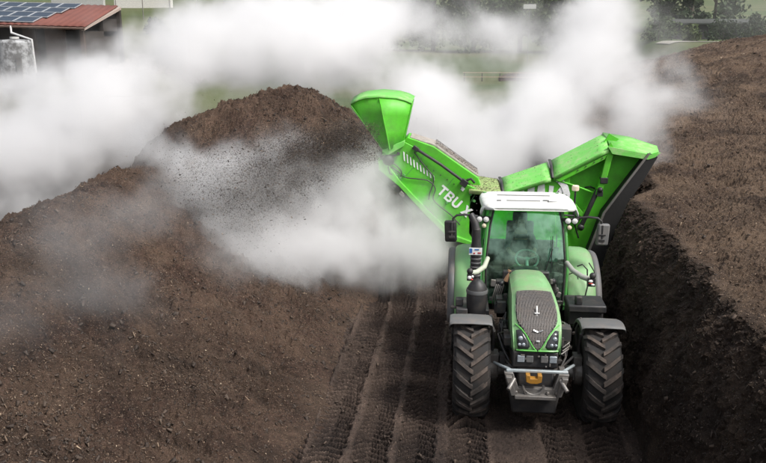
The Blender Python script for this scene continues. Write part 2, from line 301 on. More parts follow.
# ================================================================== MESH BUILDER
class MB:
    def __init__(s): s.v = []; s.f = []; s.pc = []
    def add(s, vs, fs):
        b = len(s.v); s.pc.append((vs, fs)); s.v += [tuple(v) for v in vs]; s.f += [tuple(i+b for i in f) for f in fs]; return s
    def box(s, c, d, rot=None, top=1.0):
        h = Vector(d)/2; vs = []
        for z in (-1, 1):
            k = top if z > 0 else 1
            for x, y in ((-1, -1), (1, -1), (1, 1), (-1, 1)): vs.append(Vector((x*h.x*k, y*h.y*k, z*h.z)))
        R = rot.to_matrix() if rot is not None else Matrix.Identity(3); vs = [R@v+Vector(c) for v in vs]
        return s.add(vs, [(3, 2, 1, 0), (4, 5, 6, 7), (0, 1, 5, 4), (1, 2, 6, 5), (2, 3, 7, 6), (3, 0, 4, 7)])
    def prism(s, poly, y0, y1, axis='y', sh=(0, 0)):
        """outline in the two other axes pushed along one axis; sh shifts the far outline"""
        def P(a, b, t, k): 
            a += sh[0]*k; b += sh[1]*k
            return {'y': (a, t, b), 'x': (t, a, b), 'z': (a, b, t)}[axis]
        n = len(poly); vs = [P(a, b, y0, 0) for a, b in poly]+[P(a, b, y1, 1) for a, b in poly]
        return s.add(vs, [tuple(range(n)), tuple(range(2*n-1, n-1, -1))]+[(i, i+n, (i+1) % n+n, (i+1) % n) for i in range(n)])
    def tube(s, pts, r, seg=10, caps=True):
        pts = [Vector(p) for p in pts]; n = len(pts); rr = r if isinstance(r, (list, tuple)) else [r]*n; vs = []; nrm = None
        for i, p in enumerate(pts):
            t = (pts[min(i+1, n-1)]-pts[max(i-1, 0)]).normalized()
            if nrm is None: nrm = t.orthogonal().normalized()
            nrm = (nrm-t*nrm.dot(t)).normalized(); bn = t.cross(nrm)
            for k in range(seg):
                a = 2*math.pi*k/seg; vs.append(p+(nrm*math.cos(a)+bn*math.sin(a))*rr[i])
        fs = [(i*seg+k, i*seg+(k+1) % seg, (i+1)*seg+(k+1) % seg, (i+1)*seg+k) for i in range(n-1) for k in range(seg)]
        if caps: fs += [tuple(range(seg-1, -1, -1)), tuple((n-1)*seg+k for k in range(seg))]
        return s.add(vs, fs)
    def lathe(s, prof, c, axis='x', seg=32, a0=0, a1=2*math.pi):
        """prof: (along axis, radius)"""
        full = abs(a1-a0-2*math.pi) < 1e-6; m = seg if full else seg+1; vs = []
        for h, r in prof:
            for k in range(m):
                a = a0+(a1-a0)*k/seg; ca, sa = math.cos(a)*r, math.sin(a)*r
                vs.append(Vector(c)+Vector({'x': (h, ca, sa), 'y': (ca, h, sa), 'z': (ca, sa, h)}[axis]))
        fs = [(i*m+k, i*m+(k+1) % m, (i+1)*m+(k+1) % m, (i+1)*m+k) for i in range(len(prof)-1) for k in range(seg)]
        if full and prof[0][1] > 1e-4: fs.append(tuple(range(m-1, -1, -1)))
        if full and prof[-1][1] > 1e-4: fs.append(tuple((len(prof)-1)*m+k for k in range(m)))
        return s.add(vs, fs)
    def loft(s, loops, closed=False, cap=False):
        n = len(loops[0]); vs = [p for L in loops for p in L]; m = n if closed else n-1
        fs = [(i*n+k, i*n+(k+1) % n, (i+1)*n+(k+1) % n, (i+1)*n+k) for i in range(len(loops)-1) for k in range(m)]
        if cap: fs += [tuple(range(n-1, -1, -1)), tuple((len(loops)-1)*n+k for k in range(n))]
        return s.add(vs, fs)
    def ball(s, c, r, seg=14, rings=8):
        r = Vector((r, r, r)) if isinstance(r, (int, float)) else Vector(r); vs = []; fs = []
        for i in range(rings+1):
            th = math.pi*i/rings
            for k in range(seg):
                ph = 2*math.pi*k/seg; vs.append((c[0]+r.x*math.sin(th)*math.cos(ph), c[1]+r.y*math.sin(th)*math.sin(ph), c[2]+r.z*math.cos(th)))
        fs = [(i*seg+k, (i+1)*seg+k, (i+1)*seg+(k+1) % seg, i*seg+(k+1) % seg) for i in range(rings) for k in range(seg)]
        return s.add(vs, fs)
    def build(s, name, mat, parent=None, bevel=0, smooth=35, solid=0, label=None, segs=2, split=False):
        if split and len(s.pc) > 1:
            for vs_, fs_ in s.pc: o = MB().add(list(vs_), fs_).build(name, mat, parent, bevel, smooth, solid, label, segs)
            return o
        me = bpy.data.meshes.new(name); me.from_pydata([tuple(v) for v in s.v], [], s.f); bm = bmesh.new(); bm.from_mesh(me)
        bmesh.ops.remove_doubles(bm, verts=bm.verts, dist=1e-5); bmesh.ops.recalc_face_normals(bm, faces=bm.faces)
        if smooth:
            ang = math.radians(smooth)
            for f in bm.faces: f.smooth = True
            for e in bm.edges:
                if len(e.link_faces) == 2 and e.calc_face_angle(0) > ang: e.smooth = False
        bm.to_mesh(me); bm.free(); me.materials.append(mat); o = bpy.data.objects.new(name, me); COL.objects.link(o)
        if parent is not None: o.parent = parent
        if solid: m = o.modifiers.new('solid', 'SOLIDIFY'); m.thickness = solid; m.offset = 0
        if bevel: m = o.modifiers.new('bevel', 'BEVEL'); m.width = bevel; m.segments = segs; m.limit_method = 'ANGLE'; m.angle_limit = math.radians(35); m.harden_normals = False
        if label: o['label'] = label
        return o
def E(x, y=0, z=0): return Matrix.Rotation(math.radians(z), 3, 'Z').to_quaternion() @ Matrix.Rotation(math.radians(y), 3, 'Y').to_quaternion() @ Matrix.Rotation(math.radians(x), 3, 'X').to_quaternion()

# ================================================================== TRACTOR
G_TR = paint('tractor_green', (.20, .40, .17), .42, 0, .75, (.27, .26, .19), 3, .2, bump=.05)
G_TD = paint('tractor_green_dark', (.075, .30, .07), .4, 0, .45, (.14, .12, .09), 6)
WHT = paint('roof_white', (.74, .76, .73), .4, 0, .6, (.40, .37, .31), 4, .1, bump=.04)
GREY = paint('grey_plastic', (.115, .118, .12), .55, 0, .55, (.20, .165, .135), 6)
BLK = paint('black_plastic', (.018, .018, .02), .5, 0, .45, (.09, .075, .06), 7)
IRON = paint('chassis_iron', (.055, .055, .058), .55, .3, .75, (.14, .11, .085), 8)
STEEL = paint('dusty_steel', (.23, .22, .21), .5, .6, .8, (.16, .13, .10), 9)
YEL = paint('hitch_orange', (.36, .17, .02), .5, 0, .4, (.10, .08, .05), 12)
CREAM = paint('cream_tube', (.42, .46, .36), .5, 0, .25, (.2, .17, .12), 10)
RUBBER = paint('tyre_rubber', (.016, .015, .015), .8, 0, .5, (.075, .058, .047), 4, bump=.1)
LUG = paint('lug_dust', (.034, .029, .026), .82, 0, .95, (.155, .12, .10), 3.5, bump=.1)
LAMP = plain('lamp_lens', (.82, .82, .80), .18)
AMBER = plain('amber_lens', (.75, .42, .12), .25)
RIM = paint('rim_paint', (.42, .44, .40), .5, 0, .5, (.16, .13, .10), 8)
def glass(name, tint, refl=.12):
    n = NT(name); t = n.n('ShaderNodeBsdfTransparent'); t.inputs[0].default_value = (*tint, 1)
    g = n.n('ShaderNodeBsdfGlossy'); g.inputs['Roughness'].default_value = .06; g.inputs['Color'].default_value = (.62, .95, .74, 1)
    nz = n.noise(1.6, 4, .6, n.coord()); lw = n.n('ShaderNodeLayerWeight'); lw.inputs[0].default_value = .25
    f = n.math('ADD', n.math('MULTIPLY', lw.outputs['Fresnel'], .8), n.math('MULTIPLY', n.ramp(nz, [(.35, (0, 0, 0)), (.65, (1, 1, 1))]), refl), True)  # noise patches put pale green reflection into the glass
    mx = n.n('ShaderNodeMixShader'); n.l(f, mx.inputs[0]); n.l(t.outputs[0], mx.inputs[1]); n.l(g.outputs[0], mx.inputs[2])
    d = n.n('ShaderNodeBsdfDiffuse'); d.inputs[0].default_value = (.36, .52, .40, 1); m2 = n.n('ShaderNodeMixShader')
    n.l(n.math('MULTIPLY', n.ramp(n.noise(3.2, 8, .75, n.coord()), [(.4, (.1, .1, .1)), (.75, (1, 1, 1))]), .22), m2.inputs[0]); n.l(mx.outputs[0], m2.inputs[1]); n.l(d.outputs[0], m2.inputs[2])   # film of dust and painted pale green reflection
    n.l(m2.outputs[0], n.out.inputs['Surface']); return n.m
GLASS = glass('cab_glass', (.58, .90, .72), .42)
TO = Vector((1.245, 10.8, 0.0))
tr = empty('tractor', TO, 'green tractor with white cab roof driving towards the viewer along the lane', 'tractor')

def wheel(name, cx, cy, cz, R, W, rimR, nl, side, parent, label=None):
    tb = MB(); hw = W/2; r0 = R-.05
    prof = [(-hw*.80, rimR), (-hw*.98, rimR+(r0-rimR)*.25), (-hw*1.02, rimR+(r0-rimR)*.55), (-hw*.97, r0-.05), (-hw*.86, r0-.012), (-hw*.4, r0+.004), (0, r0+.008),
            (hw*.4, r0+.004), (hw*.86, r0-.012), (hw*.97, r0-.05), (hw*1.02, rimR+(r0-rimR)*.55), (hw*.98, rimR+(r0-rimR)*.25), (hw*.80, rimR)]
    tb.lathe(prof, (0, 0, 0), 'x', 64)
    pitch = 2*math.pi/nl
    for k in range(nl):                                             # chevron lugs, each half a curved tapering bar
        for sd_ in (-1, 1):
            a0 = k*pitch+(pitch/2 if sd_ > 0 else 0); loops = []
            for j in range(7):
                u = j/6; x = sd_*hw*(-.06+1.06*u); da = pitch*1.02*(u**1.15)           # arms run up and outwards at the front of the tyre
                ang = a0+da; rb = r0-.02-(.05*max(0, u-.85)/.15); rt = R-(.014*(u > .8))-(.055 if u > .99 else 0)
                wb = .082+.018*u; wt = .056+.014*u; lp = []
                for off, rad in ((-wb/2, rb), (-wt/2, rt), (wt/2, rt), (wb/2, rb)):
                    aa = ang+off/R; lp.append((x, -math.cos(aa)*rad, math.sin(aa)*rad))
                loops.append(lp)
            tb.loft(loops, True, True)
    e = bpy.data.objects.new(name, None); COL.objects.link(e); e.parent = parent; e.location = (cx, cy, cz)
    ty = tb.build('tyre', RUBBER, e, label=label); ty.data.materials.append(LUG)
    for p_ in ty.data.polygons:
        if math.hypot(p_.center.y, p_.center.z) > r0+.012: p_.material_index = 1
    rb_ = MB(); s = side
    rb_.lathe([(hw*.78*s, rimR+.015), (hw*.80*s, rimR-.01), (hw*.55*s, rimR-.04), (hw*.3*s, rimR-.06), (hw*.22*s, rimR*.62), (hw*.30*s, rimR*.4), (hw*.45*s, rimR*.34), (hw*.45*s, 0)], (0, 0, 0), 'x', 40)
    rb_.lathe([(-hw*.78*s, rimR+.015), (-hw*.5*s, rimR-.05), (-hw*.1*s, rimR-.06), (hw*.1*s, rimR*.5), (hw*.1*s, 0)], (0, 0, 0), 'x', 40)
    for k in range(8):
        a = k*math.pi/4; rb_.lathe([(hw*.45*s, .018), (hw*.52*s, .016), (hw*.52*s, 0)], (0, math.cos(a)*rimR*.26, math.sin(a)*rimR*.26), 'x', 6)
    rb_.build('rim', RIM, e); return e
for sx in (-1, 1):
    wheel('front_wheel', sx*.915-.02, .06, .722, .735, .52, .40, 21, sx, tr)
    wheel('rear_wheel', sx*.93, 2.55, .91, .93, .60, .53, 24, sx, tr)
# --- front fenders with their brackets
for sx in (-1, 1):
    cx = sx*.935-.02; m = MB(); loops = []
    for j in range(15):
        a = math.radians(76+j*5.4); r = .79+.004*math.sin(j); y = -math.cos(a)*r; z = .715+math.sin(a)*r
        dn = Vector((0, -math.cos(a), math.sin(a)))
        lp = []
        for x, d in ((-.31, -.055), (-.30, -.01), (-.26, .004), (0, .012), (.26, .004), (.30, -.01), (.31, -.055)): lp.append((cx+x, y+dn.y*d, z+dn.z*d))
        loops.append(lp)
    m.loft(loops); m.build('front_fender', GREY, tr, solid=.012)
    b = MB(); b.tube([(sx*.66, .05, .80), (sx*.62, .05, 1.1), (sx*.62, -.1, 1.36), (sx*.66, -.08, 1.46), (cx+sx*.1, -.05, 1.49)], .025)
    b.tube([(sx*.64, .2, .9), (sx*.60, .25, 1.3), (sx*.66, .2, 1.49)], .02); b.build('fender_bracket', IRON, tr)
# --- chassis, axle and engine bay
xb = -.05
c = MB(); c.box((xb, 1.2, .82), (.50, 3.6, .50)); c.box((xb, 2.55, .92), (.8, .5, .5)); c.tube([(-.75, 2.55, .91), (.75, 2.55, .91)], .16, 14); c.build('chassis', IRON, tr, bevel=.03)
a = MB(); a.tube([(-.66, 0, .72), (-.45, 0, .74), (-.25, 0, .66), (.20, 0, .66), (.40, 0, .74), (.66, 0, .72)], [.10, .085, .13, .13, .085, .10], 14)
for sx in (-1, 1):
    a.lathe([(sx*.56, .17), (sx*.66, .19), (sx*.72, .15), (sx*.72, 0)], (0, 0, .72), 'x', 18); a.box((sx*.6, 0, .82), (.12, .22, .36)); a.tube([(sx*.22, .17, .70), (sx*.60, .17, .74)], .028)
    a.tube([(sx*.25, -.2, .74), (sx*.42, -.12, .9), (sx*.55, -.02, .98)], .022)
a.build('front_axle', STEEL, tr, bevel=.008)
e = MB(); rr = random.Random(3)
e.box((xb, .55, 1.30), (.56, 1.5, .7))
for sx in (-1, 1):
    for k in range(16):
        y = rr.uniform(-.35, 1.2); z = rr.uniform(.9, 1.5); x = xb+sx*rr.uniform(.33, .46)
        e.box((x, y, z), (rr.uniform(.04, .14), rr.uniform(.05, .2), rr.uniform(.04, .2)), E(rr.uniform(-10, 10)))
    for k in range(7):
        y = rr.uniform(-.4, .5); z = rr.uniform(.85, 1.1); x = xb+sx*.36
        e.tube([(x, y, z), (x+sx*.09, y+.1, z+.15), (x+sx*rr.uniform(.02, .16), y+.25, z+.3), (x, y+.45, z+rr.uniform(.2, .5))], rr.uniform(.009, .02), 7)
e.build('engine_block', IRON, tr, bevel=.006)
h = MB(); 
for k in range(6):
    x0 = .30+rr.uniform(-.02, .05); h.tube([(x0, -.3, 1.12+.05*k), (x0+.10, -.25, 1.18+.05*k), (x0+.08, .1, 1.25+.04*k), (x0, .4, 1.3)], .011, 6)
h.build('hose', STEEL, tr, split=True)
# --- hood: profile from cowl over the nose
HP = [(a_, b_, c_*.93, d_) for a_, b_, c_, d_ in [(1.36, 1.80, .275, 1.36), (1.30, 1.845, .285, 1.34), (.75, 1.875, .305, .95), (.22, 1.865, .318, .52), (.08, 1.842, .325, .38), (-.10, 1.80, .336, .22), (-.26, 1.735, .344, .06), (-.40, 1.655, .348, -.10), (-.50, 1.56, .346, -.20), (-.565, 1.46, .340, -.28), (-.605, 1.36, .332, -.34), (-.625, 1.285, .325, -.38)]]
def hood_pt(i, fx, off=0.0):
    """point across the skin at profile row i (float) and fraction fx of the half width"""
    j = min(int(i), len(HP)-2); t = i-j; A, B = HP[j], HP[j+1]; y, z, hw = [A[k]*(1-t)+B[k]*t for k in range(3)]
    ty, tz = B[0]-A[0], B[1]-A[1]; ln = math.hypot(ty, tz); ny, nz = tz/ln, -ty/ln             # outward normal (forward / up)
    cr = .028*(1-fx*fx)-(.05*max(0, abs(fx)-.82)/.18)
    return Vector((xb+fx*hw, y+ny*(cr+off), z+nz*(cr+off)))
m = MB(); loops = []
for i, (y, z, hw, yb) in enumerate(HP):
    t = i/(len(HP)-1); lp = []
    zb = 1.06+.16*t
    for s_ in (-1,):
        lp += [(xb-hw*1.06, yb, zb), (xb-hw*1.07, y*.5+yb*.5+.01, z*.45+zb*.55), (xb-hw*1.04, y*.93+yb*.07, z-.06*(1-t*.3))]
    lp += [hood_pt(i, fx) for fx in (-1, -.9, -.7, -.35, 0, .35, .7, .9, 1)]
    lp += [(xb+hw*1.04, y*.93+yb*.07, z-.06*(1-t*.3)), (xb+hw*1.07, y*.5+yb*.5+.01, z*.45+zb*.55), (xb+hw*1.06, yb, zb)]
    loops.append(lp)
m.loft(loops); hood = m.build('hood', G_TR, tr, solid=.01, smooth=50)
def patch(rows, halff, off, mat, name, parent, n=9, solid=.006, side=0):
    """patch on the nose: rows (float profile rows) with (left, right) fractions"""
    m = MB(); m.loft([[hood_pt(i, l+(r-l)*k/(n-1), off) for k in range(n)] for i, l, r in rows]); return m.build(name, mat, parent, solid=solid, smooth=60)
gr_rows = [(3.1, -.84, .84), (4, -.87, .87), (5, -.89, .89), (6, -.90, .90), (7, -.86, .86), (7.6, -.78, .78), (8.2, -.62, .62), (9, -.42, .42), (10, -.2, .2), (10.8, -.05, .05)]
GRB = plain('grille_dark', (.035, .034, .034), .6)
GRR = paint('grille_bars', (.20, .185, .175), .5, .2, .6, (.26, .21, .17), 5)
grille = patch(gr_rows, 0, .006, GRB, 'grille', hood)
bars = MB()
for k in range(-20, 21):
    f = k/20*.88; rows = [r for r in np.linspace(3.1, 10.6, 26) if np.interp(r, [q[0] for q in gr_rows], [q[2] for q in gr_rows]) > abs(f)+.01]
    pts = [hood_pt(r, f+.006*math.sin(r*9+k*2.1), .014) for r in rows]
    if len(pts) > 2: bars.tube(pts, .0042, 4)
for r in np.linspace(3.4, 10.2, 16):
    hf = float(np.interp(r, [q[0] for q in gr_rows], [q[2] for q in gr_rows])); bars.tube([hood_pt(r, -hf+2*hf*k/8, .012) for k in range(9)], .0028, 4)
ob = bars.build('grille_bars', GRR, hood); ob.name = 'grille_mesh'
em = MB(); em.box(hood_pt(6.3, 0, .03), (.022, .012, .17), E(-35)); em.box(hood_pt(6.5, 0, .034), (.07, .012, .02), E(-35)); em.box(hood_pt(8.3, -.1, .03), (.07, .012, .02), E(-50, 25)); em.box(hood_pt(8.3, .12, .03), (.07, .012, .02), E(-50, -25)); em.box(hood_pt(9.4, 0, .03), (.05, .012, .03), E(-60))
em.build('badge', plain('emblem_silver', (.62, .62, .6), .3, .8), hood, bevel=.002, split=True)
HLB = plain('headlight_black', (.03, .032, .035), .2); HLG = plain('headlight_glass', (.45, .5, .55), .1, .4)
for sx in (-1, 1):
    rows = [(8.1, .74, .90), (8.7, .58, .91), (9.4, .42, .91), (10.1, .34, .90), (10.6, .44, .86)]
    rows = [(i, l*sx, r*sx) for i, l, r in rows]
    hl = patch(rows, 0, .008, HLB, 'headlight', hood, 6)
    for fr, ro, rd in ((.74, 9.1, .034), (.62, 9.9, .026), (.80, 9.9, .022)):
        q = hood_pt(ro, fr*sx, .012); l = MB(); l.ball(q, (rd, rd*.6, rd)); l.build('lamp', HLG, hl)
    tm = MB(); tm.tube([hood_pt(i, f*sx, .014) for i, f in ((7.4, .93), (8.0, .70), (8.7, .50), (9.5, .34), (10.2, .20), (10.75, .08))], .009, 6); tm.tube([hood_pt(10.85, f*sx, .012) for f in (.03, .3, .6, .93)], .012, 6)
    tm.build('trim', plain('trim_green', (.14, .50, .10), .35), hood)
# --- lower front: dark lamp panel, steel bar, weight frame with orange hook
p = MB(); p.box((xb-.02, -.42, 1.155), (.62, .40, .24)); p.box((xb-.02, -.30, .98), (.5, .5, .2)); lp_ = p.build('bumper', BLK, tr, bevel=.02)
for x in (-.27, -.15, .05, .17):
    q = MB(); q.box((x, -.632, 1.175), (.10, .03, .10)); q.build('work_lamp', HLG if x in (-.27, .17) else GREY, lp_, bevel=.01)
q = MB()
for k in range(9): q.box((xb+rr.uniform(-.26, .24), -.635, rr.uniform(1.06, 1.25)), (rr.uniform(.02, .07), .02, rr.uniform(.015, .05)))
q.build('bracket', STEEL, lp_, bevel=.004, split=True)
bar = MB(); bar.box((xb, -.72, 1.035), (.84, .05, .035)); bar.tube([(-.62, -.35, .98), (-.40, -.70, 1.03)], .022); bar.tube([(.50, -.35, .98), (.30, -.70, 1.03)], .022); bar.build('front_bar', plain('pale_bar', (.50, .56, .58), .35, .4), tr, bevel=.008)
f = MB()
f.prism([(-.50, 1.02), (-.38, 1.02), (-.30, .80), (.18, .80), (.24, 1.02), (.38, 1.02), (.33, .78), (.22, .68), (-.32, .68), (-.44, .78)], -.78, -.70)
f.prism([(-.48, .99), (-.40, .99), (-.34, .72), (-.40, .72)], -.86, -.42); f.prism([(.28, .99), (.36, .99), (.28, .72), (.22, .72)], -.86, -.42)
f.box((xb-.02, -.72, .70), (.56, .30, .05)); f.tube([(-.36, -.8, .95), (-.45, -.95, .85)], .03); f.tube([(.26, -.8, .95), (.34, -.95, .85)], .03)
f.lathe([(-.02, .155), (.02, .155), (.02, .125), (-.02, .125), (-.02, .155)], (xb-.05, -.80, .86), 'y', 26, math.pi, 2*math.pi)
for x in (-.33, .22, -.2, .1): f.lathe([(-.02, .022), (.02, .022), (.02, 0)], (x, -.80, .75), 'y', 8)
f.build('front_linkage', STEEL, tr, bevel=.006)
hk = MB(); hk.prism([(-.11, .16), (-.05, .16), (-.045, .11), (.045, .11), (.05, .16), (.11, .16), (.105, .06), (.05, .035), (-.05, .035), (-.105, .06)], -.84, -.74)
o = hk.build('hitch_hook', YEL, tr, bevel=.008); o.location = (xb-.05, 0, .86)
w_ = MB(); w_.prism([(-.42, .66), (.30, .66), (.24, .34), (-.36, .34)], -.62, -.25); w_.build('belly_plate', BLK, tr, bevel=.03)
# --- cab
ROOFZ = 2.72
fl = MB(); fl.box((xb, 2.45, 1.12), (1.30, 1.55, .12)); fl.box((xb, 3.18, 1.5), (1.3, .08, .75)); fl.build('cab_floor', BLK, tr)
pl = MB()
FP = [[(-.66, 1.62, 1.18), (-.68, 1.66, 1.85), (-.63, 1.80, 2.45), (-.56, 1.92, 2.76)], [(-.70, 3.2, 1.2), (-.71, 3.22, 2.0), (-.64, 3.15, 2.76)], [(-.70, 2.5, 1.1), (-.72, 2.5, 2.0), (-.63, 2.55, 2.76)]]
for P_ in FP:
    for sx in (1, -1):
        pp = [(xb+(x)*sx, y, z) for x, y, z in P_]; pl.tube(pp, .032, 8)
for sx in (1, -1): pl.box((xb+sx*.67, 2.4, 1.16), (.06, 1.6, .10))
pl.tube([(xb-.66, 1.62, 1.2), (xb+.66, 1.62, 1.2)], .03)
pl.build('cab_frame', G_TD, tr)
# black seal just inside the pillars
sl_ = MB()
for sx in (1, -1): sl_.tube([(xb+sx*.625, 1.60, 1.2), (xb+sx*.645, 1.64, 1.85), (xb+sx*.59, 1.785, 2.46), (xb+sx*.53, 1.90, 2.735)], .020, 8)
sl_.tube([(xb-.50, 1.905, 2.745), (xb, 1.88, 2.765), (xb+.50, 1.905, 2.745)], .018, 8)
sl_.build('window_seal', BLK, tr)
def ws_pt(u, v):      # windscreen surface u -1..1, v 0..1
    hw = np.interp(v, [0, .42, .8, 1], [.62, .64, .585, .52]); y = np.interp(v, [0, .42, .8, 1], [1.60, 1.64, 1.77, 1.885]); z = 1.2+v*1.55
    return (xb+u*hw, y-.06*(1-u*u), z)
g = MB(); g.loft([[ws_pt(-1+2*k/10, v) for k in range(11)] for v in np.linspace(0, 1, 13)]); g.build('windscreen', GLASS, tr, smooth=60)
for sx in (1, -1):
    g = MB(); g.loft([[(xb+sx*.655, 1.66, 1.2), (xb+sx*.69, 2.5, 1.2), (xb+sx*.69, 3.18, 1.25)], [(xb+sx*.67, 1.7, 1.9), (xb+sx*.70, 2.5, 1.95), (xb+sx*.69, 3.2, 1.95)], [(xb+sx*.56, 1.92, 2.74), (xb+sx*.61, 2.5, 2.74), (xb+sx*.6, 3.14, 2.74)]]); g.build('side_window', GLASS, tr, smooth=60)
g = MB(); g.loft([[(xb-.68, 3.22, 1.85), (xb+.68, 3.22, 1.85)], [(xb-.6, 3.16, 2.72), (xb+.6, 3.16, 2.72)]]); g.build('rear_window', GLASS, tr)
# roof
r = MB(); loops = []
for y, hw, z0, z1 in ((1.70, .50, 2.76, 2.775), (1.68, .60, 2.755, 2.80), (1.74, .70, 2.74, 2.83), (1.95, .765, 2.70, 2.855), (2.5, .79, 2.68, 2.825), (3.0, .79, 2.65, 2.775), (3.25, .76, 2.65, 2.75), (3.34, .68, 2.67, 2.74), (3.36, .6, 2.68, 2.71)):
    lp = []
    for k in range(17):
        a_ = math.pi*k/16; cx_ = math.cos(a_); sx_ = math.sin(a_)
        lp.append((.0+hw*(abs(cx_)**.35)*(1 if cx_ > 0 else -1), y, z0+.02+(z1-z0-.02)*(sx_**.5 if sx_ > 1e-6 else 0)))
    lp += [(-hw*.97, y, z0), (0, y, z0), (hw*.97, y, z0)]
    loops.append(lp)
r.loft(loops, True, True); roof = r.build('roof', WHT, tr, smooth=45)
# drooping roof corners over the lamps, seams and vents on top
rc = MB()
for sx in (1, -1): rc.loft([[(.0+sx*x, y+dy, z) for dy in (0, .22)] for x, y, z in ((.55, 1.72, 2.80), (.66, 1.76, 2.79), (.745, 1.83, 2.755), (.78, 1.88, 2.68), (.79, 1.90, 2.62))])
rc.build('roof_corner', WHT, roof, solid=.03, smooth=60, split=True)
rs = MB(); rs.box((xb-.05, 1.98, 2.858), (.55, .02, .012)); rs.box((xb+.42, 1.95, 2.852), (.16, .03, .015), E(0, 4, 8)); rs.box((xb-.45, 1.98, 2.852), (.07, .05, .02)); rs.box((xb, 2.6, 2.822), (.9, .015, .01)); rs.box((xb+.32, 2.02, 2.860), (.10, .03, .014))
rs.build('roof_seam', GREY, roof, split=True)
# lamps on both roof corners
for sx in (1, -1):
    for x, z in ((.66, 2.585), (.77, 2.585)):
        l = MB(); l.lathe([(0, .052), (.07, .04), (.07, 0)], (xb+sx*x, 1.74, z), 'y', 16); hs_ = l.build('lamp_housing', BLK, tr)
        l = MB(); l.lathe([(-.012, 0), (-.010, .025), (0, .046), (.004, .046)], (xb+sx*x, 1.738, z), 'y', 16); l.build('lens', LAMP, hs_)
    l = MB(); l.lathe([(-.012, 0), (-.01, .02), (.0, .036), (.05, .034), (.05, 0)], (xb+sx*.69, 1.74, 2.475), 'y', 14); l.build('marker_lamp', plain('marker_lens', (.80, .70, .52), .25), tr)
    l = MB(); l.box((xb+sx*.71, 1.83, 2.59), (.26, .07, .05)); l.tube([(xb+sx*.64, 1.83, 2.60), (xb+sx*.70, 1.80, 2.46)], .02); l.build('lamp_bracket', BLK, tr, bevel=.01)
# mirrors
for sx in (1, -1):
    e_ = (1 if sx > 0 else -1)
    mm = MB(); mm.tube([(xb+sx*.80, 1.86, 2.61), (xb+sx*1.0, 1.80, 2.645), (xb+sx*1.14, 1.78, 2.635), (xb+sx*1.20, 1.78, 2.58), (xb+sx*1.20, 1.78, 2.30)], .019, 8); arm = mm.build('mirror_arm', BLK, tr)
    mm = MB(); mm.box((xb+sx*1.235, 1.80, 2.36), (.195, .10, .36), E(0, 3*sx, 10*sx)); mi = mm.build('mirror', BLK if sx < 0 else GREY, arm, bevel=.03, segs=3)
    mm = MB(); mm.box((xb+sx*1.215, 1.745, 2.40), (.03, .012, .25)); mm.box((xb+sx*1.215, 1.74, 2.36), (.12, .015, .03)); mm.box((xb+sx*1.215, 1.74, 2.27), (.10, .015, .04)); mm.build('mirror_clamp', IRON if sx < 0 else BLK, arm, bevel=.005)
# beacon on its stalk
bk = MB(); bk.tube([(.93, 3.25, 2.30), (.93, 3.25, 2.80)], .018, 8); bk.tube([(.70, 3.2, 2.35), (.93, 3.25, 2.33)], .018, 8); st = bk.build('beacon_pole', BLK, tr)
bk = MB(); bk.lathe([(0, .045), (.01, .062), (.05, .066), (.09, .062), (.10, .05), (.10, 0)], (.93, 3.25, 2.79), 'z', 16); bk.build('beacon', plain('beacon_cream', (.78, .66, .50), .3), st)
# exhaust stack and canister on the left
x = MB(); x.lathe([(1.66, .085), (2.22, .085), (2.28, .075), (2.50, .07), (2.52, .05)], (-.87, 1.42, 0), 'z', 18); x.tube([(-.87, 1.42, 2.45), (-.90, 1.44, 2.6), (-.97, 1.5, 2.72)], [.07, .062, .055], 12); ex = x.build('exhaust_pipe', BLK, tr)
x = MB()
for k in range(7): x.lathe([(1.72+.07*k, .088), (1.735+.07*k, .093), (1.75+.07*k, .088)], (-.87, 1.42, 0), 'z', 18)
x.build('heat_shield', GREY, ex)
x = MB(); x.box((-.88, 1.318, 2.155), (.21, .012, .115)); lb = x.build('label_plate', plain('label_white', (.80, .81, .80), .4), ex)
x = MB(); x.box((-.955, 1.309, 2.165), (.045, .006, .075)); x.box((-.86, 1.309, 2.185), (.07, .006, .018)); x.build('blue_mark', plain('mark_blue', (.05, .16, .42), .4), lb, split=True)
x = MB(); x.box((-.82, 1.309, 2.13), (.05, .006, .022)); x.box((-.90, 1.309, 2.125), (.03, .006, .02)); x.build('red_mark', plain('mark_red', (.45, .05, .05), .4), lb, split=True)
x = MB(); x.lathe([(1.12, .14), (1.50, .165), (1.66, .16), (1.74, .12), (1.80, .07), (1.83, 0)], (-.85, .92, 0), 'z', 24); cn = x.build('air_cleaner', BLK, tr, smooth=50)
x = MB(); x.lathe([(1.60, .168), (1.63, .172), (1.66, .165)], (-.85, .92, 0), 'z', 24); x.lathe([(1.22, .15), (1.24, .154), (1.26, .15)], (-.85, .92, 0), 'z', 24); x.build('clamp_band', GREY, cn, split=True)
x = MB(); x.tube([(-.68, 1.35, 2.04), (-.74, 1.15, 1.95), (-.86, 1.0, 1.905), (-.97, .95, 1.90)], [.035, .04, .042, .045], 12); x.build('side_tube', CREAM, tr)
x = MB(); x.ball((-.97, .86, 1.96), .05); x.box((-.96, .84, 1.87), (.11, .06, .10)); o = x.build('indicator_lamp', BLK, tr)
x = MB(); x.ball((-.975, .81, 1.87), (.035, .02, .03)); x.ball((-.93, .81, 1.89), (.02, .02, .02)); x.build('lens', LAMP, o); x = MB(); x.ball((-.94, .80, 1.845), (.02, .015, .015)); x.build('red_lens', plain('red_lens', (.5, .04, .03), .3), o)
x = MB(); x.tube([(.57, 1.35, 2.00), (.64, 1.15, 1.93), (.76, 1.0, 1.88), (.88, .95, 1.85)], [.035, .04, .042, .045], 12); x.build('side_tube', paint('grey_tube', (.30, .31, .28), .5), tr)
x = MB(); x.ball((.90, .86, 1.94), .05); x.box((.885, .84, 1.84), (.11, .06, .12)); o = x.build('indicator_lamp', BLK, tr)
